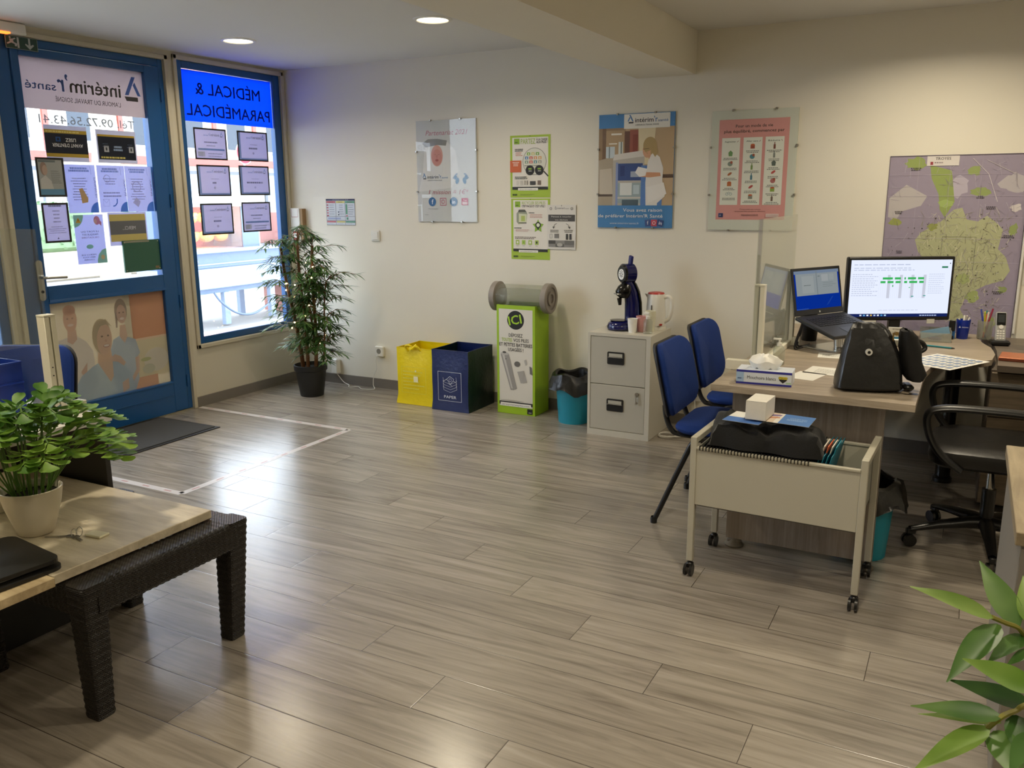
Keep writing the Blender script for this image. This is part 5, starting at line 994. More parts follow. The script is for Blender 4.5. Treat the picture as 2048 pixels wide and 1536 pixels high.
P_.rect(.03, .36, .97, .98, 'bfc9cc'); P_.rect(.0, .92, 1, 1, '9fb4d0'); P_.rect(.16, .42, .42, .86, 'ccd4d4'); P_.rect(.48, .36, .5, .98, 'a4b0b4'); P_.rect(.6, .7, .75, .88, 'd4dadb'); P_.rect(.77, .72, .88, .88, 'c9d2d2'); P_.bars(.2, .62, .4, 1, .03, '6a7674', .3); P_.bars(.52, .84, .58, 1, .03, '5c6a68', .4); P_.bars(.62, .66, .92, 3, .05, 'a8b4b4', .2); P_.poly([(.66, .06), (.72, .1), (.84, .3), (.8, .28)], '2a5ad0'); P_.bars(.0, .02, .35, 1, .03, '4c7ae0', .5)
S_.v = [ML @ v for v in S_.v]; S_.build('screen', r); m = MB(); m.cyl((.0005, 0, .014), (.0015, 0, .014), .005, ink('b9b9b4'), M=ML, n=14); m.build('badge', r)
r = thing('laptop_stand', 'silver aluminium laptop riser with round column', 'stand', (4.296, -.80, .7425), math.radians(az-90))
m = MB(); m.box(-.0, -.125, 0, .21, .125, .008, alu, .003); m.build('base_plate', r); m = MB(); m.cyl((.13, 0, .008), (.115, 0, .108), .022, alu, n=24); m.build('column', r)
PLM = Matrix.Translation((0, 0, .1645)) @ MBs; m = MB(); m.box(.01, -.11, -.0235, .23, .11, -.019, alu, .001, M=PLM); m.build('top_plate', r)
# black pot with cables
r = thing('cable_holder', 'black cup full of tangled black cables left of the laptop riser', 'holder', (4.228, -.66, .7425)); m = MB(); m.lathe([(.038, 0), (.04, .004), (.047, .12), (.043, .12), (.036, .008), (0, .008)], blackp, n=24, cap0=True); m.build('cup', r)
m = MB()
for k_ in range(3): m.tube(smooth([(0, 0, .06), (.01*k_, -.02, .15), (-.015, -.07-.02*k_, .16-.01*k_), (-.02, -.15, .06+.02*k_), (-.015, -.24-.05*k_, .006), (.03, -.17, .008)], 7), .004, blackp, 7)
m.ball((.0, -.02, .13), (.05, .035, .028), blackp, 12); m.build('cable_tangle', r)
# handbag
lea = pm('black_leather', '0d0e10', .36, var=.15, nscale=8, bump=.5, bscale=22, spec=.6)
r = thing('handbag', 'black leather backpack handbag with a silver stud on the desk', 'bag', (4.64, -1.78, .7425), math.radians(16)); m = MB(); rows = []
for z, w2, d2, ox, k_ in ((0.002, .115, .06, 0, 3), (.010, .132, .075, 0, 3), (.05, .128, .078, 0, 3), (.1, .12, .074, .002, 2.8), (.16, .106, .064, -.002, 2.6), (.21, .09, .05, -.006, 2.5), (.245, .074, .034, -.012, 2.4), (.268, .058, .02, -.02, 2.2), (.274, .046, .010, -.022, 2)):
    row = []
    for i in range(36):
        t = 2*PI*i/36; c, s_ = math.cos(t), math.sin(t); a = math.copysign(abs(c)**(2/k_), c)*w2; b_ = math.copysign(abs(s_)**(2/k_), s_)*d2; row.append((ox+a+.003*math.sin(9*z*30+i), b_+.004*math.sin(i*1.3+z*40), z))
    rows.append(row)
m.grid(rows, lea, wrap=True); m.add(rows[-1], [tuple(range(36))], lea); m.add(rows[0], [tuple(range(35, -1, -1))], lea); m.build('body', r)
m = MB(); m.grid([[(x*k_+o_, -.088+.028*(z/.26)**1.3*2-.006*(1-(x/.12)**2), z) for x in (-.118, -.06, 0, .06, .105)] for z, k_, o_ in ((.02, 1.0, 0), (.08, .95, 0), (.14, .86, -.002), (.2, .7, -.008), (.255, .5, -.018))], lea); m.build('front_flap', r)
m = MB(); m.cyl((-.02, -.079, .165), (-.02, -.068, .165), .013, pm('silver_stud', 'd8d8d4', .3), n=24); m.cyl((-.02, -.0805, .165), (-.02, -.079, .165), .006, blackp, n=16); m.build('stud', r)
m = MB(); pk = pm('black_nylon', '08080a', .7, var=.2, nscale=20, bump=.4, bscale=30); rows = []
for z, w2, cx in ((.045, .028, .175), (.07, .045, .17), (.12, .042, .155), (.18, .04, .145), (.225, .034, .135), (.245, .022, .128), (.25, .006, .125)): rows.append([(cx+w2*math.cos(t)+.003*math.sin(5*t+z*50), -.005+.05*math.sin(t), z) for t in [2*PI*i/24 for i in range(24)]])
m.grid(rows, pk, wrap=True); m.add(rows[0], [tuple(range(23, -1, -1))], pk); m.build('side_pocket', r)
m = MB(); m.grid([[(x, y+.004*math.sin(x*90), z) for y in (-.09, -.068)] for x, z in ((.10, .05), (.12, .02), (.14, .006), (.16, .004), (.175, .004))], lea); m.box(.13, -.04, .003, .17, .03, .03, blackp, .01); m.build('strap', r)
m = MB(); m.tube(smooth([(.155, .03, .2), (.2, .05, .19), (.215, .05, .165), (.19, .04, .15)], 5), .010, lea, 8); m.build('strap_end', r)
m = MB(); m.box(.072, -.03, .2, .078, -.024, .238, pm('brass', 'a8905c', .3, metal=1), .001); m.cyl((.085, -.04, .236), (.085, -.02, .236), .008, pm('brass', 'a8905c', .3, metal=1), n=12); m.build('buckle', r)
# things behind: card box, tray, stapler, cups, phone
r = thing('card_holder', 'white and blue card box standing below the monitor', 'box', (4.62, -.69, .7425), math.radians(10)); m = MB(); m.box(0, 0, .0, .085, .05, .04, pm('grey_translucent_box', '8d8c82', .3), .005); m.build('holder', r)
m = MB(); m.box(.004, .012, .035, .08, .022, .1, ink('dcdad0')); p_ = Print(m, .076, .065, (.004, .012, .035)); p_.rect(0, 0, 1, .24, '3a8ab8'); p_.text('20 MARS', .5, .8, .11, '44443e', w=.5, bold=1); p_.bars(.1, .62, .9, 3, .12, '8f8f86', .2); m.build('card', r)
r = thing('desk_organiser', 'clear plastic desk organiser with blue leaflet below the monitor', 'organiser', (4.765, -.45, .7425), math.radians(5)); m = MB(); g_ = glass('clear_plastic2', 'e8eae2', haze=.22)
m.box(0, 0, 0, .15, .09, .004, g_); m.box(0, 0, .004, .15, .003, .05, g_); m.box(0, .087, .004, .15, .09, .07, g_); m.box(0, .003, .004, .003, .087, .06, g_); m.box(.147, .003, .004, .15, .087, .06, g_); m.build('tray', r); m = MB(); m.box(.01, .02, .012, .15, .024, .05, ink('7fa8c8'), M=Matrix.Rotation(-.25, 4, 'Y')); m.build('leaflet', r); m = MB(); m.ball((.075, .045, .014), (.035, .02, .009), pm('blue_rubber', '2c3c8c', .5)); m.build('eraser', r)
m = MB(); m.box(0, 0, 0, .075, .06, .006, g_); m.box(0, 0, .006, .075, .003, .06, g_); m.box(0, .057, .006, .075, .06, .06, g_); m.box(0, .003, .006, .003, .057, .06, g_); m.box(.072, .003, .006, .075, .057, .06, g_); tag(m.build('note_holder', None, (4.80, -.35, .7425)), 'empty clear plastic note holder right of the organiser', 'holder')
r = thing('stapler', 'black and blue stapler standing upright by the blue pen cup', 'stapler', (4.893, -.30, .7425)); m = MB(); m.box(0, 0, 0, .034, .03, .10, pm('stapler_blue', '1f5f9c', .4), .006); m.build('body', r); m = MB(); m.box(.002, -.006, .045, .032, 0, .105, blackp, .004); m.box(.006, -.004, 0, .028, .0, .02, blackp); m.build('arm', r)
def sticks(r, n, seed, cols, rad, z0, hh, name='pen'):
    R = random.Random(seed)
    for i in range(n):
        a = R.uniform(0, 6.28); q = R.uniform(0, rad*.5); m = MB(); top = (math.cos(a)*rad*.95, math.sin(a)*rad*.95, hh*R.uniform(.85, 1.1)); m.cyl((math.cos(a+3)*q, math.sin(a+3)*q, z0), top, .0045, ink(cols[i % len(cols)]), n=8); o = m.build(name, None, tuple(r.location)); yield o
r = thing('pen_cup', 'blue plastic pen cup with white lettering', 'cup', (4.962, -.25, .7425)); m = MB(); m.lathe([(.026, 0), (.028, .003), (.036, .105), (.034, .105), (.025, .006), (0, .006)], pm('blue_cup_plastic', '0f2fa0', .35), n=28, cap0=True); m.build('cup', r)
m = MB(); m2 = MB(); p_ = Print(m2, .05, .03, (-.02, -.034, .06), base=.0015); p_.poly([(.0, .1), (.1, .5), (.2, .1)], 'c8d0e8'); p_.text('intérim', .62, .12, .3, 'c8d0e8', w=.6, bold=1); m2.build('print', r)
for i, o in enumerate(sticks(r, 5, 3, ('e6e2d4', 'd8d4c6', 'efece0'), .03, .008, .128)): tag(o, 'white pen standing in the blue pen cup', 'pen', 'white pens in the blue cup')
r = thing('pen_cup', 'clear glass pen cup holding scissors and highlighters', 'cup', (5.068, -.21, .7425)); m = MB(); m.lathe([(.034, 0), (.036, .003), (.038, .1), (.036, .1), (.033, .006), (0, .006)], g_, n=28, cap0=True); m.build('cup', r)
labs = {'c8543c': 'orange', 'd8d23c': 'yellow', '9a2c4c': 'dark red', '3c4a9c': 'blue', 'e0dccf': 'white', '2c8a8c': 'teal'}
for i, (o, c) in enumerate(zip(sticks(r, 6, 8, tuple(labs), .03, .008, .165), labs)): tag(o, labs[c] + ' pen standing in the clear pen cup', 'pen')
r = thing('cordless_phone', 'silver and black cordless phone in its charging cradle', 'phone', (5.14, -.36, .736), math.radians(12)); m = MB(); m.box(-.045, -.03, 0, .045, .04, .028, blackp, .008); m.build('cradle', r)
Mp = Matrix.Translation((0, 0, .02)) @ Matrix.Rotation(math.radians(-14), 4, 'X'); m = MB(); m.box(-.025, -.01, 0, .025, .012, .155, pm('phone_silver', 'b9b9b5', .35, metal=.3), .005, M=Mp); m.build('handset', r)
m = MB(); m.box(-.021, -.0125, .085, .021, -.0105, .15, bk, .001, M=Mp); m.box(-.016, -.0135, .1, .016, -.0126, .142, pm('phone_display', '33383a', .2), M=Mp); m.cyl((0, -.0142, .076), (0, -.0106, .076), .011, whitep, n=20, M=Mp); m.build('display', r)
m = MB(); [m.box(-.019+i*.0135, -.0125, .012+j*.0125, -.009+i*.0135, -.0105, .02+j*.0125, whitep, .0005, M=Mp) for i in range(3) for j in range(4)]; m.build('keypad', r)
r = thing('notebook', 'copper orange notebook lying on the side desk', 'notebook', (5.125, -.835, .736), math.radians(-6)); m = MB(); m.box(0, 0, 0.0005, .24, .17, .018, pm('copper_cover', 'b4683f', .35, metal=.2, var=.05), .003); m.build('cover', r); m = MB(); m.box(.004, -.0008, .003, .236, .001, .015, ink('7c3c24')); m.build('page_edge', r)
m = MB(); m.box(0, 0, 0, .09, .16, .1, pm('blue_box_card', '2346a0', .4), .003); tag(m.build('card_box', None, (5.262, -.5, .7365)), 'blue box at the right edge of the side desk', 'box')
# ---------------------------------------------------------------- office armchair (local front = -x)
ln = pm('black_chair_leather', '12110f', .38, var=.12, nscale=10, bump=.15, bscale=60); r = thing('office_chair', 'black leather office armchair with loop arms on a five-star base', 'chair', (5.13, -1.40, 0))
m = MB(); o = rrect(-.25, -.25, .27, .25, .1, 7); rows = [[(a*s_, b_*s_, z+.02*(max(0, -a-.1)*-1.2)) for a, b_ in o] for s_, z in ((.9, .405), (.98, .42), (1.0, .45), (.97, .475), (.85, .49), (.5, .485), (0, .48))]; m.grid(rows, ln, wrap=True); m.add(rows[0], [tuple(range(len(o)-1, -1, -1))], ln); m.build('seat', r)
m = MB(); Tb = Matrix.Translation((.3, 0, .5)) @ Matrix.Rotation(math.radians(12), 4, 'Y'); rows = []
for z, w2 in ((0, .2), (.05, .235), (.25, .25), (.45, .24), (.56, .2), (.6, .12)): rows.append([(.045*math.cos(t)+.04*abs(math.sin(t))**2*-1, w2*math.sin(t), z) for t in [2*PI*i/30 for i in range(30)]])
m.grid(rows, ln, wrap=True, M=Tb); m.add(rows[-1], [tuple(range(30))], ln, M=Tb); m.add(rows[0], [tuple(range(29, -1, -1))], ln, M=Tb); m.build('backrest', r)
m = MB(); m.box(.26, -.03, .4, .33, .03, .52, blackp, .01); m.build('back_bracket', r)
for s_ in (-1, 1):
    y_ = s_*.262; m = MB(); pts = smooth([(.22, y_*.9, .43), (.26, y_, .52), (.24, y_, .64), (.14, y_, .668), (-.1, y_, .672), (-.22, y_, .662), (-.262, y_, .63), (-.25, y_, .55), (-.2, y_, .47), (-.12, y_*.92, .405)], 7)
    rows = [];
    for i, q in enumerate(pts):
        d = (pts[min(i+1, len(pts)-1)]-pts[max(i-1, 0)]).normalized(); nn = Vector((-d.z, 0, d.x)); rows.append([q+nn*.015*math.cos(t)+Vector((0, 1, 0))*.031*math.sin(t) for t in [2*PI*k_/12 for k_ in range(12)]])
    m.grid(rows, blackp, wrap=True); m.build('armrest', r)
m = MB(); m.box(-.12, -.09, .37, .12, .09, .405, blackp, .01); m.tube([(0, -.09, .385), (0, -.3, .37)], .006, blackp, 8); m.build('tilt_mechanism', r)
m = MB(); m.cyl((0, 0, .12), (0, 0, .27), .028, blackp, n=20); m.cyl((0, 0, .27), (0, 0, .375), .016, chrome, n=20); m.build('gas_lift', r)
for k_ in range(5):
    a = math.radians(203+72*k_); M_ = Matrix.Rotation(a, 4, 'Z'); m = MB(); m.grid([[(x, b_*math.cos(t), z+c*math.sin(t)) for t in [2*PI*i/12 for i in range(12)]] for x, z, b_, c in ((.0, .115, .035, .03), (.08, .115, .03, .025), (.2, .1, .024, .018), (.315, .078, .018, .012))], blackp, wrap=True, M=M_); q = m.build('base_arm', r)
    m = MB(); m.box(.29, -.012, .055, .33, .012, .082, blackp, .004, M=M_); [m.cyl(M_ @ Vector((.315, s_, .0275)), M_ @ Vector((.315, s_*2.6, .0275)), .027, blackp, n=18) for s_ in (-.008, .008)]; m.build('caster', q)
# cabinet at the right edge
lw_ = wood('light_oak_top', '8f8068', 'b0a184', (30, 3, 30), .4); r = thing('low_cabinet', 'low shade-darkened cabinet with light oak top at the right edge of the photo', 'cabinet', (5.118, -3.23, 0)); m = MB(); m.box(.012, .012, .04, .9, .78, .708, pm('shaded_melamine', '8d8880', .45, var=.02), .002); m.box(.03, .03, 0.001, .88, .76, .04, blackp); m.build('carcass', r); m = MB(); m.box(0, 0, .708, .92, .8, .742, lw_, .002); m.build('top', r)  # melamine darkened: the shadow on the side is put into its colour
m = MB(); m.box(.46, .004, .05, .464, .0125, .7, blackp); m.box(.015, .004, .05, .455, .012, .7, pm('shaded_melamine', '8d8880', .45)); m.build('door', r)
r = thing('ring_binder', 'white ring binder standing on the low cabinet at the right edge', 'binder', (5.165, -3.0, .742)); m = MB(); m.box(0, 0, 0, .28, .075, .315, pm('binder_white', 'd3d4d6', .4), .004); m.build('cover', r)
# ---------------------------------------------------------------- filing trolley
tg = pm('trolley_enamel', 'b9b5a5', .4, var=.02, nscale=6); r = thing('filing_trolley', 'cream metal filing trolley on casters, full of hanging folders', 'trolley', (4.387, -2.09, 0), math.radians(-1.8)); hx, hy = .317, .17
m = MB()
m.box(-hx+.013, -hy-.010, .308, hx-.013, -hy+.0, .545, tg, .001); m.build('front_panel', r)
m = MB(); m.box(-hx+.013, -hy-.016, .54, hx-.013, -hy+.004, .549, tg, .001); m.build('front_rail', r)
m = MB(); m.box(-hx+.013, hy, .308, hx-.013, hy+.01, .545, tg, .001); m.box(-hx+.013, hy-.004, .54, hx-.013, hy+.016, .549, tg, .001); m.build('back_panel', r)
for s_ in (-1, 1):
    m = MB(); m.box(s_*(hx-.016), -hy+.014, .33, s_*(hx-.012), hy-.014, .545, pm('trolley_side', '8b8a80', .45)); m.build('side_panel', r)
    m = MB(); m.box(s_*hx-.0125, -hy+.0128, .562, s_*hx+.0125, hy-.0128, .587, tg, .002); m.build('top_rail', r)
    for t in (-1, 1):
        m = MB(); m.box(s_*hx-.0125, t*hy-.0125, .062, s_*hx+.0125, t*hy+.0125, .587, tg, .002); m.build('leg', r)
        m = MB(); cx, cy = s_*hx, t*hy; m.cyl((cx, cy, .05), (cx, cy, .062), .008, blackp, n=10); m.box(cx-.014, cy-.014, .03, cx+.014, cy+.014, .054, blackp, .005); [m.cyl((cx+q, cy-.012, .0245), (cx+q*2.4, cy-.012, .0245), .0242, blackp, n=20) for q in (-.007, .007)]; m.build('caster', r)
m = MB(); m.box(-hx+.02, -hy+.002, .30, hx-.02, hy-.002, .305, pm('wire_rack', '6a6860', .4)); m.build('bottom_tray', r)
Tm = Matrix.Translation((4.387, -2.09, 0)) @ Matrix.Rotation(math.radians(-1.8), 4, 'Z')
tf = pm('teal_folder_card', '1f7f96', .6, var=.08); proto = None
xs = [-.29+i*.0125 for i in range(34)]
def folder(x, lean=0.0, lab=None, col=None):
    r = bpy.data.objects.new('hanging_folder', None); COL.objects.link(r); tag(r, lab or 'teal hanging folder with black end hooks, packed in the filing trolley', 'folder', 'hanging folders in the trolley')
    m = MB(); m.box(-.0012, -.155, .312, .0012, .155, .537, col or tf); m.build('card', r)
    m = MB(); m.box(-.0016, -.178, .538, .0016, .178, .546, blackp)
    for s_ in (-1, 1): m.box(-.0018, s_*.178, .5495, .0018, s_*.186, .556, blackp); m.box(-.0018, s_*.184, .538, .0018, s_*.189, .556, blackp); m.box(-.0018, s_*.172, .546, .0018, s_*.18, .556, blackp)
    m.build('hook_rail', r); return r
proto = folder(0)
for i, x in enumerate(xs):
    o = proto if i == 0 else copy_tree(proto); o.location = Tm @ Vector((x, 0, 0)); o.rotation_euler = (0, 0, math.radians(-1.8))
for i, (x, c, l_) in enumerate(((.142, 'd8d4c8', 'white tabbed'), (.156, 'c8643c', 'orange tabbed'), (.17, 'd8d4c8', 'second white tabbed'), (.184, '1f7f96', 'rightmost upright'))):
    m = MB(); Mr = Matrix.Rotation(.35, 4, 'Y'); m.box(-.0012, -.15, .34, .0012, .15, .565, tf); m.box(-.002, -.1, .56, .002, .02, .59, ink(c)); o = m.build('folder', None, Tm @ Vector((x-.11, 0, .02))); o.rotation_euler = (0, .22, math.radians(-1.8)); tag(o, l_ + ' teal folder leaning at the right end of the trolley', 'folder')
m = MB(); m.prism([(-.14, .33), (.14, .33), (.14, .5), (-.05, .53)], -.001, .001, pm('pale_teal_plastic', '4f9aa8', .35), axis='x'); o = m.build('folder', None, Tm @ Vector((.155, 0, .015))); o.rotation_euler = (0, .3, math.radians(-1.8)); tag(o, 'pale teal plastic folder sloping alone in the open right end of the trolley', 'folder')
# folded coat
ct = pm('black_wool', '0b0b0b', .95, var=.15, sheen=.1, bump=.3, bscale=150); m = MB(); R = random.Random(6)
nx, ny = 34, 16; top = []; 
def coat_z(u, v):
    e = min(1, (min(u, 1-u)*16))**.5*min(1, (min(v, 1-v)*9))**.5
    return .560+.072*e+.012*math.sin(u*8+v*3)*e+.006*math.sin(u*27+v*11)*e-.012*max(0, 1-abs(u-.52)*16)*e-.03*max(0, u-.75)*2*e+.03*max(0, 1-abs(u-.12)*9)*max(0, min(1, (v-.25)*3))*e
rows = []
for j in range(ny+1):
    v = j/ny; rows.append([(4.112+.43*u-.02*v+.012*math.sin(v*9)*(u > .9 or u < .1), -2.25+.27*v-.012*u+.01*math.sin(u*14)*(v < .06), coat_z(u, v)) for u in [i/nx for i in range(nx+1)]])
m.grid(rows, ct); m.grid([[(x, y, .5575) for x, y, z in row] for row in (rows[0], rows[-1])][::-1], ct)
for e in (rows[0], rows[-1], [q[0] for q in rows], [q[-1] for q in rows]): m.grid([e, [(x, y, .5575) for x, y, z in e]], ct)
tag(m.build('folded_coat'), 'folded black coat lying on the hanging folders of the trolley', 'coat')
def d_bro(p):
    p.rect(0, 0, .5, 1, 'd8d4cc'); p.rect(0, 0, .36, 1, 'c9b8a4'); p.poly([(.05, .2), (.2, .35), (.42, .5), (.4, .6), (.2, .5), (.04, .4)], 'b5704c'); p.poly([(.2, .6), (.4, .7), (.42, .85), (.15, .8)], '7c6a94'); p.rect(.45, 0, 1, 1, '4a78b8'); p.text('intérim', .74, .6, .06, 'c8d8ec', w=.3); p.bars(.55, .5, .9, 2, .08, '9ab8dc', .3)
r = paper('open brochure with a photograph and blue back cover, under the white box', 4.275, -2.20, .21, .15, -.03, d_bro, z=.669, name='brochure')
r.rotation_euler = (0, .02, -.03)
paper('white and blue folded leaflet at the left on the black coat', 4.165, -2.235, .145, .16, -.12, lambda p: (p.rect(0, 0, 1, .45, '4a74b8'), p.text('santé', .6, .65, .12, '3a3a44', w=.4, rot=.2)), z=.664, name='brochure')
m = MB(); cb = pm('white_carton', 'dedad0', .6); m.box(0, 0, 0, .078, .135, .074, cb, .001); m.box(0, -.0004, .0725, .078, .0002, .0732, ink('6a665c')); tag(m.build('carton_box', None, (4.249, -2.215, .673), math.radians(-3)), 'small plain white carton on the brochures on the trolley', 'box')
# ---------------------------------------------------------------- left: wicker table, boards
wk = bpy.data.materials.new('dark_wicker'); wk.use_nodes = True; nt = wk.node_tree; n = nt.nodes; l = nt.links; p = n['Principled BSDF']; p.inputs['Base Color'].default_value = (*lin('1c1714'), 1); p.inputs['Roughness'].default_value = .42
tc = n.new('ShaderNodeTexCoord'); bt = n.new('ShaderNodeTexBrick'); bt.inputs['Scale'].default_value = 62; bt.inputs['Mortar Size'].default_value = .12; bt.inputs['Mortar Smooth'].default_value = 1.0; bt.inputs['Color1'].default_value = (1, 1, 1, 1); bt.inputs['Color2'].default_value = (.8, .8, .8, 1); bt.inputs['Mortar'].default_value = (0, 0, 0, 1); bt.inputs['Row Height'].default_value = .4; bt.inputs['Brick Width'].default_value = .7
sx = n.new('ShaderNodeSeparateXYZ'); l.new(tc.outputs['Object'], sx.inputs[0]); ad = n.new('ShaderNodeMath'); l.new(sx.outputs[0], ad.inputs[0]); l.new(sx.outputs[1], ad.inputs[1]); cb_ = n.new('ShaderNodeCombineXYZ'); l.new(ad.outputs[0], cb_.inputs[0]); l.new(sx.outputs[2], cb_.inputs[1]); l.new(cb_.outputs[0], bt.inputs['Vector'])
bp = n.new('ShaderNodeBump'); bp.inputs['Strength'].default_value = .9; bp.inputs['Distance'].default_value = .004; l.new(bt.outputs['Color'], bp.inputs['Height']); l.new(bp.outputs[0], p.inputs['Normal'])
r = thing('wicker_table', 'dark woven wicker table frame on four legs carrying the wooden boards', 'table', (2.505, -3.752, 0)); X, Y = .30, .30
def wleg(sx_, sy_):
    m = MB(); rows = []; N = 38
    for i in range(N+1):
        z = .001+.442*i/N; w2 = .030+.011*(z/.44)+(.0022 if i % 2 else 0); cx, cy = sx_*(X-.035+.022*(z/.44)-.0), sy_*(Y-.035+.012*(z/.44))
        rows.append([(cx+a*w2/.04, cy+b_*w2/.04, z) for a, b_ in rrect(-.04, -.04, .04, .04, .012, 2)])
    m.grid(rows, wk, wrap=True, smooth=False); m.add(rows[0], [tuple(range(len(rows[0])-1, -1, -1))], wk); m.add(rows[-1], [tuple(range(len(rows[0])))], wk); return m
for a in (-1, 1):
    for b_ in (-1, 1): wleg(a, b_).build('leg', r)
m = MB()
def woven(x0, y0, x1, y1, ax, wd):
    N = 46; rows = []
    for i in range(N+1):
        t = i/N; k_ = .0018 if i % 2 else 0; o = rrect(-wd/2-k_, .345-k_, wd/2+k_, .4425+k_*.6, .014, 2); rows.append([((x0+(x1-x0)*t, y0+u, z) if ax == 'x' else (x0+u, y0+(y1-y0)*t, z)) for u, z in o])
    return rows
for rws in (woven(-.27, -.277, .27, -.277, 'x', .075), woven(-.27, .277, .27, .277, 'x', .075), woven(-.255, -.27, -.255, .27, 'y', .08), woven(.27, -.27, .27, .27, 'y', .115)):
    m = MB(); m.grid(rws, wk, wrap=True, smooth=False); m.build('rail', r)
bw = wood('whitewashed_board', 'b3a78f', 'dacfb8', (3, 22, 22), .5)
r = thing('table_board', 'pale whitewashed wooden board on the wicker table, carrying fern and keys', 'board', (1.25, -4.088, .4465)); m = MB(); m.box(0, 0, 0, 1.487, .583, .029, bw, .002); m.build('board', r)
r = thing('table_board', 'pale wooden board at the lower left corner, under the black folders', 'board', (1.25, -4.72, .4465)); m = MB(); m.box(0, 0, 0, 1.50, .629, .0285, wood('warm_board', 'a08c6a', 'cbb892', (3, 22, 22), .5), .002); m.build('board', r)
m = MB(); m.box(0, 0, 0, 1.0, .36, .444, pm('charcoal_board', '1b1a19', .5, var=.05)); tag(m.build('low_chest', None, (1.16, -3.96, .001)), 'dark chest standing on the floor under the wooden boards, left of the wicker table', 'chest')
# keys
r = thing('key_ring', 'bunch of keys with a cream tag on the wooden board', 'keys', (2.53, -3.875, .4765)); m = MB(); m.tube([(.012*math.cos(t), .012*math.sin(t)*.3, .013+.012*math.sin(t)) for t in [2*PI*i/20 for i in range(20)]], .0012, chrome, 6, closed=True); m.tube([(.012+.014*math.cos(t), .012+.004*math.sin(t), .015+.014*math.sin(t)) for t in [2*PI*i/20 for i in range(20)]], .0012, chrome, 6, closed=True); m.build('ring', r)
for a, L_ in ((-.25, .055), (-2.6, .09)):
    m = MB(); Mk = Matrix.Rotation(a, 4, 'Z'); m.prism(rrect(.0, -.011, .024, .011, .008), .001, .0035, chrome, M=Mk); m.box(.022, -.003, .001, L_, .003, .0035, chrome, M=Mk); [m.box(.035+i*.008, .003, .001, .039+i*.008, .0055, .0035, chrome, M=Mk) for i in range(3)]; m.build('key', r)
m = MB(); m.box(.03, .012, .0005, .095, .052, .008, pm('cream_tag', 'ddd8bc', .4), .002, M=Matrix.Rotation(.12, 4, 'Z')); m.build('key_tag', r)
m = MB(); m.prism(rrect(0, 0, .32, .5, .035, 5), 0, .010, pm('black_vinyl', '121110', .4, var=.05)); tag(m.build('document_folder', None, (2.365, -4.51, .4755), math.radians(-4)), 'black vinyl folder on the board at the left edge, lower of two', 'folder')
m = MB(); m.prism(rrect(.0, .02, .29, .5, .03, 5), .012, .018, ink('c9c8c4')); pg = m.build('page_block', None, (2.362, -4.515, .4755), math.radians(-4)); tag(pg, 'white pages between the two black folders at the left edge', 'paper')
m = MB(); m.prism(rrect(0, 0, .30, .5, .035, 5), .0195, .031, pm('black_vinyl', '121110', .4)); tag(m.build('document_folder', None, (2.35, -4.495, .4755), math.radians(-7)), 'black vinyl folder on the board at the left edge, upper of two', 'folder')
# left desk
r = thing('reception_desk', 'white-topped desk with a dark panel behind the fern', 'desk', (.95, -3.96, 0)); m = MB(); m.box(0, 0, .716, 1.243, .51, .741, pm('white_desktop', 'd9d7d2', .35, var=.02), .001); m.build('desktop', r); m = MB(); m.box(.02, .478, .02, 1.222, .498, .715, pm('charcoal_panel', '2c2a28', .5, var=.04)); m.build('modesty_panel', r); m = MB(); m.box(.0, .0, 0.001, .019, .5, .715, pm('charcoal_panel', '2c2a28', .5)); m.build('side_panel', r)
s = thing('protective_screen', 'clear acrylic screen with a white post on the left desk, behind the fern', 'screen', (2.058, -3.57, .7415)); m = MB(); m.box(-.95, -.002, .045, -.0, .002, .68, acr); m.build('acrylic_sheet', s)
m = MB(); m.box(-.022, -.0225, 0, .022, -.0025, .375, posts, .0015); m.box(-.022, .0025, 0, .022, .0225, .375, posts, .0015); m.box(-.022, -.0225, .372, .022, .0225, .379, posts); [m.cyl((.0215, -.012, z), (.0235, -.012, z), .0025, blackp, n=8) for z in (.16, .19)]; m.build('post', s)
m = MB(); m.box(-.0215, -.13, .0005, .0215, -.0235, .045, posts, .0015); m.box(-.0215, .0235, .0005, .0215, .105, .045, posts, .0015); m.build('foot', s)
m = MB(); m.box(0, 0, 0, .16, .06, .05, pm('white_card_stack', 'e2e2e0', .5), .002); tag(m.build('paper_stack', None, (1.84, -3.525, .7415)), 'white paper stack on the left desk, behind the acrylic screen post', 'paper')
bt_ = pm('blue_tray_plastic', '0b2f8f', .3, var=.03)
def tray(label, z, lip):
    r = thing('letter_tray', label, 'tray', (1.64, -3.92, z), 0, 'blue letter trays'); m = MB(); W_, D_, T_ = .27, .33, .005; H_ = lip
    m.box(0, 0, 0, W_, D_, T_, bt_); m.box(0, 0, T_, T_, D_, H_, bt_); m.box(W_-T_, 0, T_, W_, D_, H_, bt_, .001); m.box(T_, D_-T_, T_, W_-T_, D_, H_, bt_); m.box(T_, 0, T_, W_-T_, T_, H_*.45, bt_); m.box(W_-.001, 0, H_-.006, W_+.004, D_, H_, bt_, .001); m.build('tray', r); return r
tray('blue plastic letter tray at the left edge, lowest of three', .742, .062); tray('blue plastic letter tray at the left edge, middle of three', .805, .062); tray('blue plastic letter tray at the left edge, topmost, holding yellow paper', .868, .075)
paper('yellow paper lying in the topmost blue tray', 1.68, -3.905, .17, .26, .06, None, z=.8735, back='d8c84c')
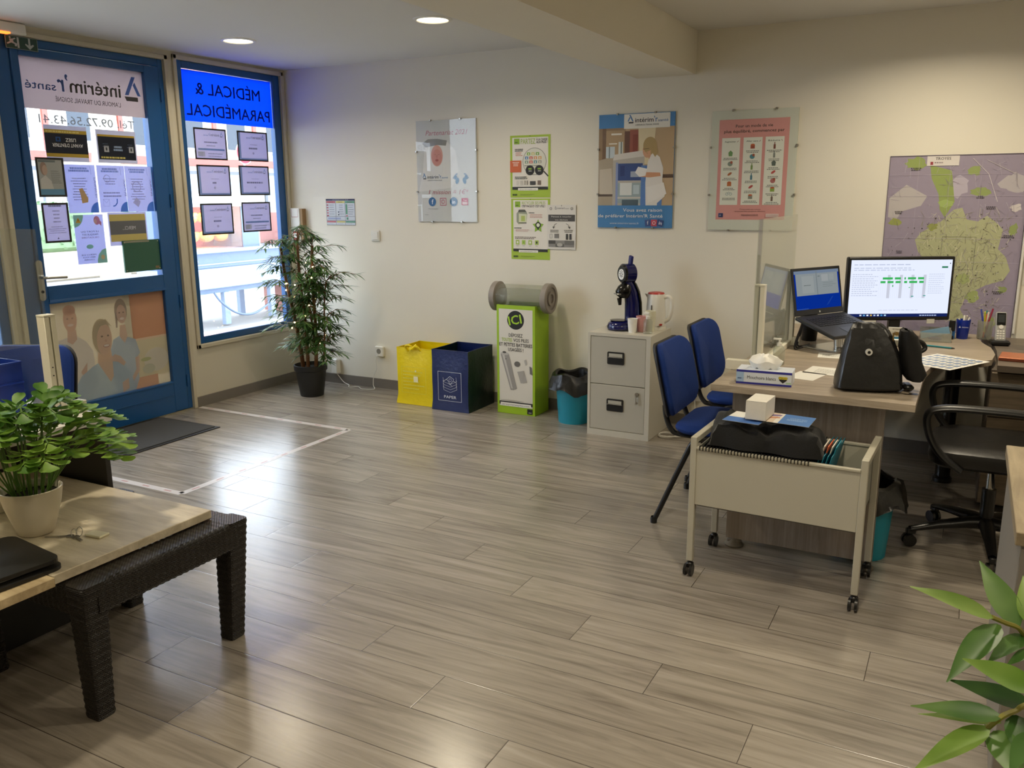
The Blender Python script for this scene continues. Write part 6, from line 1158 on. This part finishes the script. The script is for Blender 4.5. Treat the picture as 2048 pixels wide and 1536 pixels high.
m = MB(); m.tube(smooth([(0, 0, 0.03), (.02, .01, .045), (.05, .01, .038), (.07, .0, .02)], 5), [.010]*16, pm('teal_rubber', '0f8a88', .4), 8); m.box(-.02, -.03, 0, .09, .03, .022, pm('teal_rubber', '0f8a88', .4), .008); tag(m.build('teal_lump', None, (1.60, -3.52, .7415)), 'teal rubbery desk item behind the blue letter trays', 'desk item')  # teal lump of unknown use, its shape is invented
bpy.data.objects['teal_lump'].location.z = .7415
# ---------------------------------------------------------------- plants
def blade(m, p0, d, up, L_, W_, mat, droop=.15, n=5, fold=.15):
    """lanceolate leaf from p0 along d"""
    d = Vector(d).normalized(); up = Vector(up); s = d.cross(up); s = s.normalized() if s.length > 1e-5 else d.orthogonal().normalized(); u = s.cross(d).normalized(); vs = []; P = Vector(p0)
    for i in range(n+1):
        t = i/n; w = W_*.5*max(.05, math.sin(PI*t**.62)) if i else W_*.07; c = P + d*(L_*t) + u*(-droop*L_*t*t)
        vs += [c - s*w + u*fold*w, c, c + s*w + u*fold*w]
    fs = [q for i in range(n) for q in ((3*i, 3*i+1, 3*i+4, 3*i+3), (3*i+1, 3*i+2, 3*i+5, 3*i+4))]; m.add(vs, fs, mat, True)
def leafmat(name, c1, c2, tr=.25, rough=.4, sc=9):
    m = bpy.data.materials.new(name); m.use_nodes = True; nt = m.node_tree; n = nt.nodes; l = nt.links; p = n['Principled BSDF']; o = n['Material Output']
    tc = n.new('ShaderNodeTexCoord'); t = n.new('ShaderNodeTexNoise'); t.inputs['Scale'].default_value = sc; l.new(tc.outputs['Object'], t.inputs['Vector'])
    cr = n.new('ShaderNodeValToRGB'); cr.color_ramp.elements[0].position = .35; cr.color_ramp.elements[1].position = .65; cr.color_ramp.elements[0].color = (*lin(c1), 1); cr.color_ramp.elements[1].color = (*lin(c2), 1); l.new(t.outputs['Fac'], cr.inputs[0]); l.new(cr.outputs[0], p.inputs['Base Color']); p.inputs['Roughness'].default_value = rough
    tl = n.new('ShaderNodeBsdfTranslucent'); l.new(cr.outputs[0], tl.inputs[0]); mx = n.new('ShaderNodeMixShader'); mx.inputs[0].default_value = tr; l.new(p.outputs[0], mx.inputs[1]); l.new(tl.outputs[0], mx.inputs[2]); l.new(mx.outputs[0], o.inputs[0]); return m
R = random.Random(21)
r = thing('bamboo_plant', 'tall artificial bamboo plant in a black pot in the corner by the window', 'plant', (.50, -.45, 0))
m = MB(); m.lathe([(.0, .004), (.088, .0), (.09, .004), (.118, .2), (.127, .205), (.129, .245), (.122, .247), (.118, .21), (.11, .2)], pm('black_pot', '1b1c1d', .5), n=40); m.build('pot', r)
m = MB(); m.lathe([(0, .222), (.117, .218)], pm('soil', '1a130d', .9, var=.3), n=30); m.build('soil', r)
cane = pm('bamboo_cane', '7a5230', .5, var=.18, nscale=20); lfm = leafmat('bamboo_leaf', '2f5226', '5f8546', .25, .45, 14); lfl = leafmat('bamboo_leaf_light', '567f3c', '8aa868', .25, .4, 14)
canes = [((-.055, -.02), (-.17, -.06), 1.22, .016), ((.0, -.03), (-.02, -.04), 1.32, .014), ((.03, .03), (.02, .0), .95, .010), ((.06, -.01), (.07, .02), 1.25, .015), ((.09, .03), (.16, .05), .9, .008)]
leaf, light = MB(), MB(); nodes = []
for (x0, y0), (x1, y1), h, rad in canes:
    h *= .77; m = MB(); pts = []; rs = []
    N = int(h/.095)
    for i in range(N+1):
        t = i/N
        for dt, k_ in ((-.004, 1), (0, 1.22), (.004, 1)):
            tt = min(1, max(0, t+dt)); pts.append((x0+(x1-x0)*tt+.01*math.sin(6*tt), y0+(y1-y0)*tt, .2+h*tt)); rs.append(rad*k_*(1-.3*tt))
        if t > .12: nodes.append(Vector(pts[-1]))
    m.tube(pts, rs, cane, 10); m.build('cane', r)
tw = MB(); C0 = Vector((0, 0, .0))
for nd in nodes:
    hfrac = (nd.z-.2)/1.2
    for b_ in range(R.choice((5, 6, 7))):
        a = R.uniform(0, 2*PI); Lb = R.uniform(.07, .22)*(1.05 if .25 < hfrac < .75 else .9); tip = nd + Vector((math.cos(a)*Lb, math.sin(a)*Lb, R.uniform(-.02, .1)))
        mid = (nd+tip)/2 + Vector((0, 0, .04)); lim = Vector((min(max(tip.x, -.40), .36), min(max(tip.y, -.36), .36), tip.z)); tip = lim; pts = smooth([nd, mid, tip], 4); tw.tube(pts, .0022, cane, 5)
        for q in range(4, 11):
            t = q/10; P = pts[min(int(t*(len(pts)-1)), len(pts)-1)]
            for s_ in (-1, 1):
                ang = a + s_*R.uniform(.35, .95); d = Vector((math.cos(ang), math.sin(ang), R.uniform(-.55, .25))); Lf = R.uniform(.065, .11)
                e = P + d.normalized()*Lf
                if e.y > .43 or e.x < -.47: continue
                blade(light if R.random() < .16 else leaf, P, d, (0, 0, 1), Lf, R.uniform(.012, .018), lfl if light is None else (lfm), droop=R.uniform(.05, .3), n=3)
        blade(leaf, tip, (math.cos(a), math.sin(a), -.1), (0, 0, 1), .08, .013, lfm, n=3)
for t_ in range(len(light.mats)): light.mats[t_] = lfl
tw.build('twigs', r); leaf.build('foliage', r); light.build('young_foliage', r)
# string lights
r = thing('string_lights', 'string of small warm lights wound through the bamboo', 'lights', (.50, -.45, 0)); pts = []
for i in range(60):
    t = i/59; a = t*14; rad = .12+.05*math.sin(a*1.7); pts.append((rad*math.cos(a)-.02, rad*math.sin(a)-.06, .40+.62*t+.03*math.sin(a*2)))
m = MB(); m.tube(smooth(pts, 3), .0014, glass('clear_wire', 'cfd4c8', haze=.5), 5); m.build('wire', r); wg = glow('warm_bulb', 'ffd890', 14)
for i in range(1, 60, 3):
    m = MB(); P = Vector(pts[i])*1; m.ball((P.x*1.12, P.y*1.12, P.z), .0055, wg, 8, k=6); m.build('bulb', r)
# fern with lobed leaves
fm = leafmat('fern_leaf', '4f7d24', '8fb04a', .3, .5, 16); fm2 = leafmat('fern_leaf_dark', '3c6a20', '6c9438', .3, .5, 16); stem = pm('fern_stem', '4a6a24', .5, var=.1)
r = thing('potted_fern', 'bright green artificial fern with lobed leaves in a cream pot', 'plant', (2.385, -3.905, .476)); pot = pm('cream_ceramic', 'd6cdb8', .35, var=.02)
def ceramic(r): 
    m = MB(); m.lathe([(.0, .001), (.048, .0), (.054, .004), (.068, .05), (.083, .1), (.09, .14), (.0915, .15), (.088, .152), (.084, .148), (.08, .13)], pot, n=44); m.build('pot', r); m = MB(); m.lathe([(0, .132), (.081, .128)], pm('soil', '1a130d', .9), n=30); m.build('soil', r)
ceramic(r); R = random.Random(5)
def lobe(m, P, d, up, L_, W_, mat):
    d = d.normalized(); s = d.cross(up).normalized(); u = s.cross(d).normalized(); vs = [P]; prof = ((.12, .18), (.38, .42), (.62, .82), (.8, 1.0), (.95, .9), (1.05, .52))
    L1 = [P + d*L_*a + s*W_*b*.5 + u*(.12*L_*a*a) for a, b in prof]; L2 = [P + d*L_*a - s*W_*b*.5 + u*(.12*L_*a*a) for a, b in prof]; C_ = [P + d*L_*a - u*(.1*W_*b) + u*(.10*L_*a*a) for a, b in prof]
    vs = [P]+L1+C_+L2+[P+d*L_*1.07+u*.1*L_]; k = len(prof); fs = [(0, 1, k+1), (0, k+1, 2*k+1)]
    for i in range(k-1): fs += [(1+i, 2+i, k+2+i, k+1+i), (k+1+i, k+2+i, 2*k+2+i, 2*k+1+i)]
    fs += [(k, 3*k+1, 2*k), (2*k, 3*k+1, 3*k)]; m.add(vs, fs, mat, True)
fl, st_ = MB(), MB()
for f in range(40):
    a = f*2.399+R.uniform(-.2, .2); ring = (f % 3)/2; reach = (.10+.14*ring+R.uniform(-.02, .03))*(.62 if math.cos(a) < -.35 else 1); hh = .26-.1*ring+R.uniform(-.03, .05); b0 = Vector((.05*math.cos(a), .05*math.sin(a), .13)); tip = Vector((reach*math.cos(a), reach*math.sin(a), .13+hh)); mid = b0.lerp(tip, .55)+Vector((0, 0, .05)); pts = smooth([b0, mid, tip, tip+Vector((.05*math.cos(a), .05*math.sin(a), -.012))], 5); st_.tube(pts, .0028, stem, 6); n_ = len(pts); mat = fm if f % 3 else fm2
    for q in range(int(n_*.42), n_, 2):
        P = pts[q]; d = (pts[min(q+1, n_-1)]-pts[q-1]).normalized(); up = Vector((0, 0, 1)); sd = d.cross(up).normalized(); g = 1-.35*abs((q/n_)-.75)*2
        for s_ in (-1, 1):
            if P.x < -.15 and P.z > .2: continue
            dd = d*.75+sd*s_*(.9)+Vector((0, 0, R.uniform(-.1, .2))); lobe(fl, P, dd, up, .062*g*R.uniform(.85, 1.15), .05*g, mat)
    lobe(fl, pts[-1], (pts[-1]-pts[-3]), Vector((0, 0, 1)), .055, .055, mat)
fl.build('foliage', r); st_.build('stems', r)
r = thing('plant_pot', 'second cream ceramic pot at the left edge, behind the fern', 'pot', (2.07, -3.87, .476)); ceramic(r)
# foreground bamboo, lower right
r = thing('bamboo_plant', 'broad-leaved green bamboo plant in the lower right foreground', 'plant', (5.33, -4.12, 0)); m = MB(); m.lathe([(.0, .004), (.1, .0), (.14, .25), (.148, .26), (.14, .262), (.13, .24)], pm('grey_planter', '55524d', .5), n=36); m.build('pot', r)
m = MB(); m.lathe([(0, .235), (.13, .232)], pm('soil', '1a130d', .9), n=30); m.build('soil', r)
FG_ = [
 ((-0.103, -0.0343, 1.0658), (-0.1843, -0.089, 1.1116), 0.0195, 1),
 ((-0.0754, -0.0107, 1.0496), (-0.1185, 0.0839, 1.0866), 0.0231, 0),
 ((-0.0961, -0.0284, 1.0557), (-0.143, -0.1284, 1.0306), 0.0237, 0),
 ((-0.066, 0.0037, 1.0348), (-0.1051, -0.0726, 1.0323), 0.0174, 0),
 ((-0.0667, -0.155, 1.054), (-0.131, -0.1617, 1.0753), 0.0205, 1),
 ((-0.0637, -0.1101, 1.0109), (-0.1401, -0.1193, 1.0265), 0.0179, 2),
 ((-0.0909, -0.1426, 1.0098), (-0.1718, -0.1877, 1.0267), 0.0174, 0),
 ((-0.0897, -0.1283, 0.9947), (-0.1644, -0.1735, 1.0114), 0.0093, 1),
 ((-0.101, -0.1485, 0.9983), (-0.1666, -0.2369, 0.9856), 0.0192, 1),
 ((-0.0943, -0.1413, 0.9918), (-0.0734, -0.2158, 0.9888), 0.0231, 0),
 ((-0.0786, -0.1239, 1.0041), (-0.0678, -0.1908, 0.9916), 0.0187, 2),
 ((-0.0602, -0.0212, 1.0304), (-0.0862, -0.056, 1.0234), 0.0100, 0),
 ((-0.0696, -0.0079, 1.0569), (-0.0726, 0.0593, 1.0859), 0.0120, 1),
 ((-0.0682, -0.1918, 1.0288), (-0.0871, -0.2363, 1.0104), 0.0157, 2),
]
ST_ = [
 [(-0.1037, -0.0344, 1.0657), (-0.0885, -0.0184, 1.0546), (-0.0761, -0.0111, 1.0487), (-0.0666, 0.003, 1.0331), (-0.0468, 0.0223, 1.0079), (-0.014, 0.04, 0.9616)],
 [(-0.1029, -0.1494, 0.9966), (-0.0909, -0.1426, 1.0098), (-0.0783, -0.1217, 1.008), (-0.0689, -0.1096, 1.0107), (-0.0442, -0.044, 0.9891), (-0.0135, 0.0361, 0.9543)],
]
FGO = (5.122, -4.402, 0)
r.location = FGO
c1_, c2_ = leafmat('bamboo_leaf_fg', '3f6b2c', '74984f', .3, .38, 12), leafmat('bamboo_leaf_fg_light', '6f9a34', 'a4c468', .35, .38, 12); c3_ = leafmat('bamboo_leaf_fg_dark', '2c4f22', '56803c', .25, .38, 12)
for B_, T_, w_, k_ in FG_:
    m = MB(); B_, T_ = Vector(B_), Vector(T_); up = Vector((-.25, -.6, 1)).normalized(); blade(m, B_, T_-B_, up, (T_-B_).length, w_*1.3, (c1_, c2_, c3_)[k_], droop=.05, n=9, fold=.22); m.build('leaf', r)
top = Vector(ST_[0][-1])
for s_ in ST_:
    m = MB(); m.tube(smooth(s_, 4), .0028, pm('yellow_twig', '8f8a3c', .5), 6); m.build('twig', r)
m = MB(); m.tube(smooth([(0, 0, .235), (.01, 0, .6), tuple(Vector(ST_[1][-1])), tuple(top), tuple(top+Vector((0, 0, .3)))], 6), .011, cane, 10); m.build('cane', r)
m = MB(); R = random.Random(9)
for i in range(34):
    z = .55+.03*i; a = R.uniform(-1.9, 1.1); P_ = Vector((0, 0, z)); d = Vector((math.cos(a), math.sin(a), R.uniform(-.2, .4)))
    q = P_+d*.08
    if q.x+d.x*.15 < .02 or z > .8: continue
    blade(m, q, d, (0, 0, 1), .14, .022, c1_, n=6)
m.build('rear_foliage', r)
